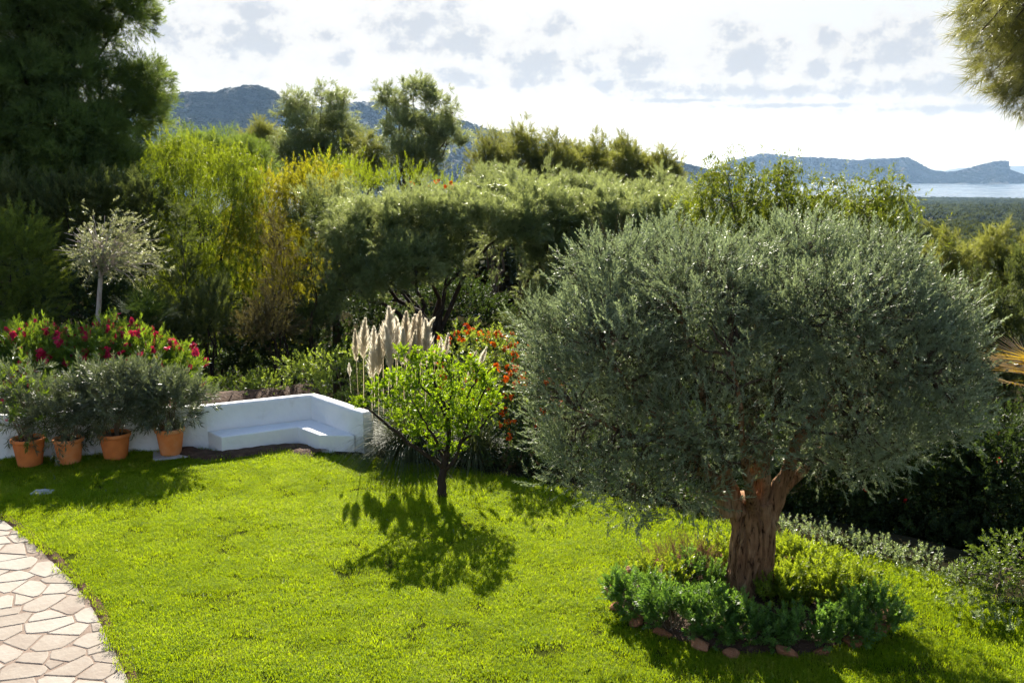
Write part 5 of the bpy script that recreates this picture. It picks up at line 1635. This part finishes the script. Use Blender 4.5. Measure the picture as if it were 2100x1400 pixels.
# undergrowth closing the view under the pines
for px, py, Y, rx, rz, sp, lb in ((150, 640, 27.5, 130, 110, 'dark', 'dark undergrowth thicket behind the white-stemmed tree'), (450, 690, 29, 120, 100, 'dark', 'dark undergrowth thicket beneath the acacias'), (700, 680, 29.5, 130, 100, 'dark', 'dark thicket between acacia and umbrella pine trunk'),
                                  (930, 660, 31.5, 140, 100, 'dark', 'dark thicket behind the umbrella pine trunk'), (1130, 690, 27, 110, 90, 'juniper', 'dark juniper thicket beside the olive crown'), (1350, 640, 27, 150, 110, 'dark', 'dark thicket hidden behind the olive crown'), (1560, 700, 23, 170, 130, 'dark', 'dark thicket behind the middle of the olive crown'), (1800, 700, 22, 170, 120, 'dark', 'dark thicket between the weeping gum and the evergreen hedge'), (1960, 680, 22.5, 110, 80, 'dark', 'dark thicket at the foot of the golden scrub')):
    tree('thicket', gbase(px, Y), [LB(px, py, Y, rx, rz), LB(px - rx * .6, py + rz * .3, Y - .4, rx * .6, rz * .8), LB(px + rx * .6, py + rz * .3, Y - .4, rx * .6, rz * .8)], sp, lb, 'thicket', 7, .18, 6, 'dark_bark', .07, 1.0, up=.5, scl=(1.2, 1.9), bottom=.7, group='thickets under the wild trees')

def undergrowth():
    n = 9000
    x = rng.uniform(-24, 20, n); y = rng.uniform(16, 46, n)
    e_ = np.interp(x, EDGE_X, EDGE_Y) + 1.2
    ok = (y > e_ + np.where(x > 1.5, 1.8, 0)) & (np.abs(x) < .62 * y + 2)
    x, y = x[ok], y[ok]
    k_ = np.sin(x * .9 + 1) * np.sin(y * .8) + np.sin(x * .37 + y * .5)
    z = ground_z(x, y) + rng.uniform(.0, .5, len(x)) * (1 + .5 * k_)
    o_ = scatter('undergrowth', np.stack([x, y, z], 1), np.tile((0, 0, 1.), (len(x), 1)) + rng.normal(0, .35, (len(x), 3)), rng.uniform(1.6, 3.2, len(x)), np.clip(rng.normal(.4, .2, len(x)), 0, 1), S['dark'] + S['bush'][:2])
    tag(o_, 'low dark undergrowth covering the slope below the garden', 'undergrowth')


undergrowth()


def bed_cover():
    line = smooth_line([(-2.4, 18.9), (-1.5, 18.45), (-.2, 17.85), (1.4, 16.95), (3.4, 15.45), (4.8, 14.35), (5.9, 13.65), (6.9, 12.4), (7.6, 10.6)], 400)
    n = 2400
    p = line[rng.integers(0, 400, n)] + rng.normal(0, 1, (n, 2)) * .30 + np.array((.10, .28))
    p = p[p[:, 0] < 4.2]; n = len(p)
    z = .05 + rng.uniform(-.02, .16, n) * np.where(p[:, 0] > 3, .4, 1)
    o_ = scatter('bed_plants', np.c_[p, z], np.tile((0, 0, 1.), (n, 1)) + rng.normal(0, .6, (n, 3)), rng.uniform(.7, 1.4, n) * np.where(p[:, 0] > 3, .55, 1), np.clip(rng.normal(.35, .2, n), 0, 1), S['dark'] + S['dry'][:2])
    tag(o_, 'low leafy plants and dry litter along the back edge of the lawn', 'ground cover')


bed_cover()

# --- right: weeping gum behind the olive
tree('weeping_gum', gbase(1640, 24.5), [LB(1500, 430, 24.5, 95, 60), LB(1600, 430, 24.7, 90, 55), LB(1700, 440, 24.6, 95, 55), LB(1790, 455, 24.4, 85, 65), LB(1840, 500, 24.2, 50, 60), LB(1430, 450, 24.5, 60, 60), LB(1490, 365, 24.6, 55, 36), LB(1600, 362, 24.6, 55, 34), LB(1690, 395, 24.6, 45, 30), LB(1810, 395, 24.4, 50, 36), LB(1650, 520, 24.5, 200, 90)],
     'gum_mix', 'weeping gum with drooping green and yellow leaves behind the olive crown', 'gum tree', 11, .2, 4, 'bark', .11, 3.2, updirs=True, scl=(.75, 1.25), twigs=110, bottom=.7, gap=.1, jag=.16)
# golden-green scrub right
SG = 'golden scrub trees past the olive crown'
for px, py, Y, rx, rz, lb in ((1930, 555, 31, 75, 55, 'golden-green scrub tree next to the weeping gum'), (2030, 548, 32, 75, 55, 'golden-green scrub tree with a tall shoot below the bay'), (2120, 545, 31, 70, 60, 'golden-green scrub tree above the dark conifer')):
    tree('scrub_tree', gbase(px, Y), [LB(px, py, Y, rx, rz), LB(px - rx * .5, py + rz * .5, Y - .3, rx * .6, rz * .8), LB(px + rx * .5, py + rz * .5, Y - .3, rx * .6, rz * .8), LB(px + 10, py - rz * .8, Y, rx * .2, rz * .5)], 'pine_yellow', lb, 'tree', 6, .22, 7, 'dark_bark', .1, 1.6,
         up=1.1, scl=(.8, 1.3), bottom=.4, group=SG, twigs=40)
tree('conifer_shrub', gbase(2075, 21), [LB(2060, 610, 21, 55, 80), LB(2110, 570, 21, 50, 90), LB(2075, 700, 20.6, 80, 90), LB(2080, 800, 20.4, 90, 80), LB(2010, 590, 21.3, 25, 40), LB(2030, 680, 20.8, 50, 70)], 'juniper', 'dark green cypress-like conifer beyond the olive crown', 'conifer', 14, .13, 6, 'dark_bark', .08, 1.0, up=1.0, scl=(.9, 1.4), bottom=.5)

# --- near pine whose bough hangs into the view
def near_pine():
    B = np.array((5.6, 6.2, float(ground_z(5.6, 6.2))))
    e = empty('near_pine', B, 'pine bough with long golden-green needles hanging in from beside the view', 'pine')
    a = Acc()
    tube(a, wob(curve((0, 0, -.3), (.1, 0, 4), (-.1, .1, 9.5), 9), .04), np.linspace(.2, .08, 9), 10)
    P, D = [], []
    Y = 6.0
    ends = [(2010, 20), (2030, 70), (2050, 110), (2070, 150), (2085, 190), (2000, 45), (2040, 30), (2080, 60), (2095, 110), (2110, 170), (2130, 60), (2140, 140), (2060, 5), (2110, 20), (2000, -20), (2050, -40), (2120, -50), (1990, 15), (2020, 95), (2045, 140), (2065, 175), (2100, 215), (2160, 100), (2180, 180), (2170, 20),
            (2015, 60), (2075, 110), (2105, 140), (2090, 30), (2055, 75)]
    root = np.array((-.05, .05, 8.6))
    for k, (px, py) in enumerate(ends):
        for dy in (-.35, .0, .35):
            end = A(px + rng.normal(0, 6), py + rng.normal(0, 6), Y + dy + rng.normal(0, .08)) - B
            md = (root + end) / 2 + np.array((0, 0, .5))
            q = wob(curve(root, md, end, 9), .025)
            tube(a, q[3:], np.linspace(.009, .003, 6), 5)
            dd = nrm(q[-1] - q[-3])
            for t_ in range(3):
                P.append(q[-1] - dd * .12 * t_ + rng.normal(0, .03, 3)); D.append(dd + rng.normal(0, .35, 3) + np.array((-.25, 0, -.15)))
    a.build('trunk', M['bark'], e, True)
    scatter('needles', np.array(P), np.array(D), rng.uniform(.7, 1.05, len(P)), np.clip(rng.normal(.5, .22, len(P)), 0, 1), S['pine_gold'], e)
    # the rest of its crown, beside and above the view
    lob = [((2.0, .5, 7.5), (2.0, 2.0, 1.3)), ((.6, .6, 9.4), (1.6, 1.6, 1.0)), ((1.2, -1.2, 8.6), (1.5, 1.2, 1.0))]
    P, D, T, C = crown(lob, 3, .25, 6, up=.5)
    scatter('crown', P, D, rng.uniform(1.2, 1.8, len(P)), T, S['pine_gold'], e)


near_pine()

# ------------------------------------------------------------------ air
m, t = newmat('haze_air')
pv = t.nodes.new('ShaderNodeVolumePrincipled')
pv.inputs['Color'].default_value = (.38, .62, 1.0, 1)
pv.inputs['Absorption Color'].default_value = (1, 1, 1, 1)
pv.inputs['Density'].default_value = 4.8e-5
pv.inputs['Anisotropy'].default_value = .2
o = t.nodes.new('ShaderNodeOutputMaterial'); lnk(t, pv.outputs[0], o.inputs['Volume'])
a = Acc()
x0, x1, y0, y1, z0, z1 = -37000, 37000, -37000, 37500, -130, 262
a.add([(x0, y0, z0), (x1, y0, z0), (x1, y1, z0), (x0, y1, z0), (x0, y0, z1), (x1, y0, z1), (x1, y1, z1), (x0, y1, z1)],
      [(3, 2, 1, 0), (4, 5, 6, 7), (0, 1, 5, 4), (1, 2, 6, 5), (2, 3, 7, 6), (3, 0, 4, 7)])
hz = a.build('haze', m)
tag(hz, 'thin bluish sea haze over the valley and bay', 'haze', kind='stuff')
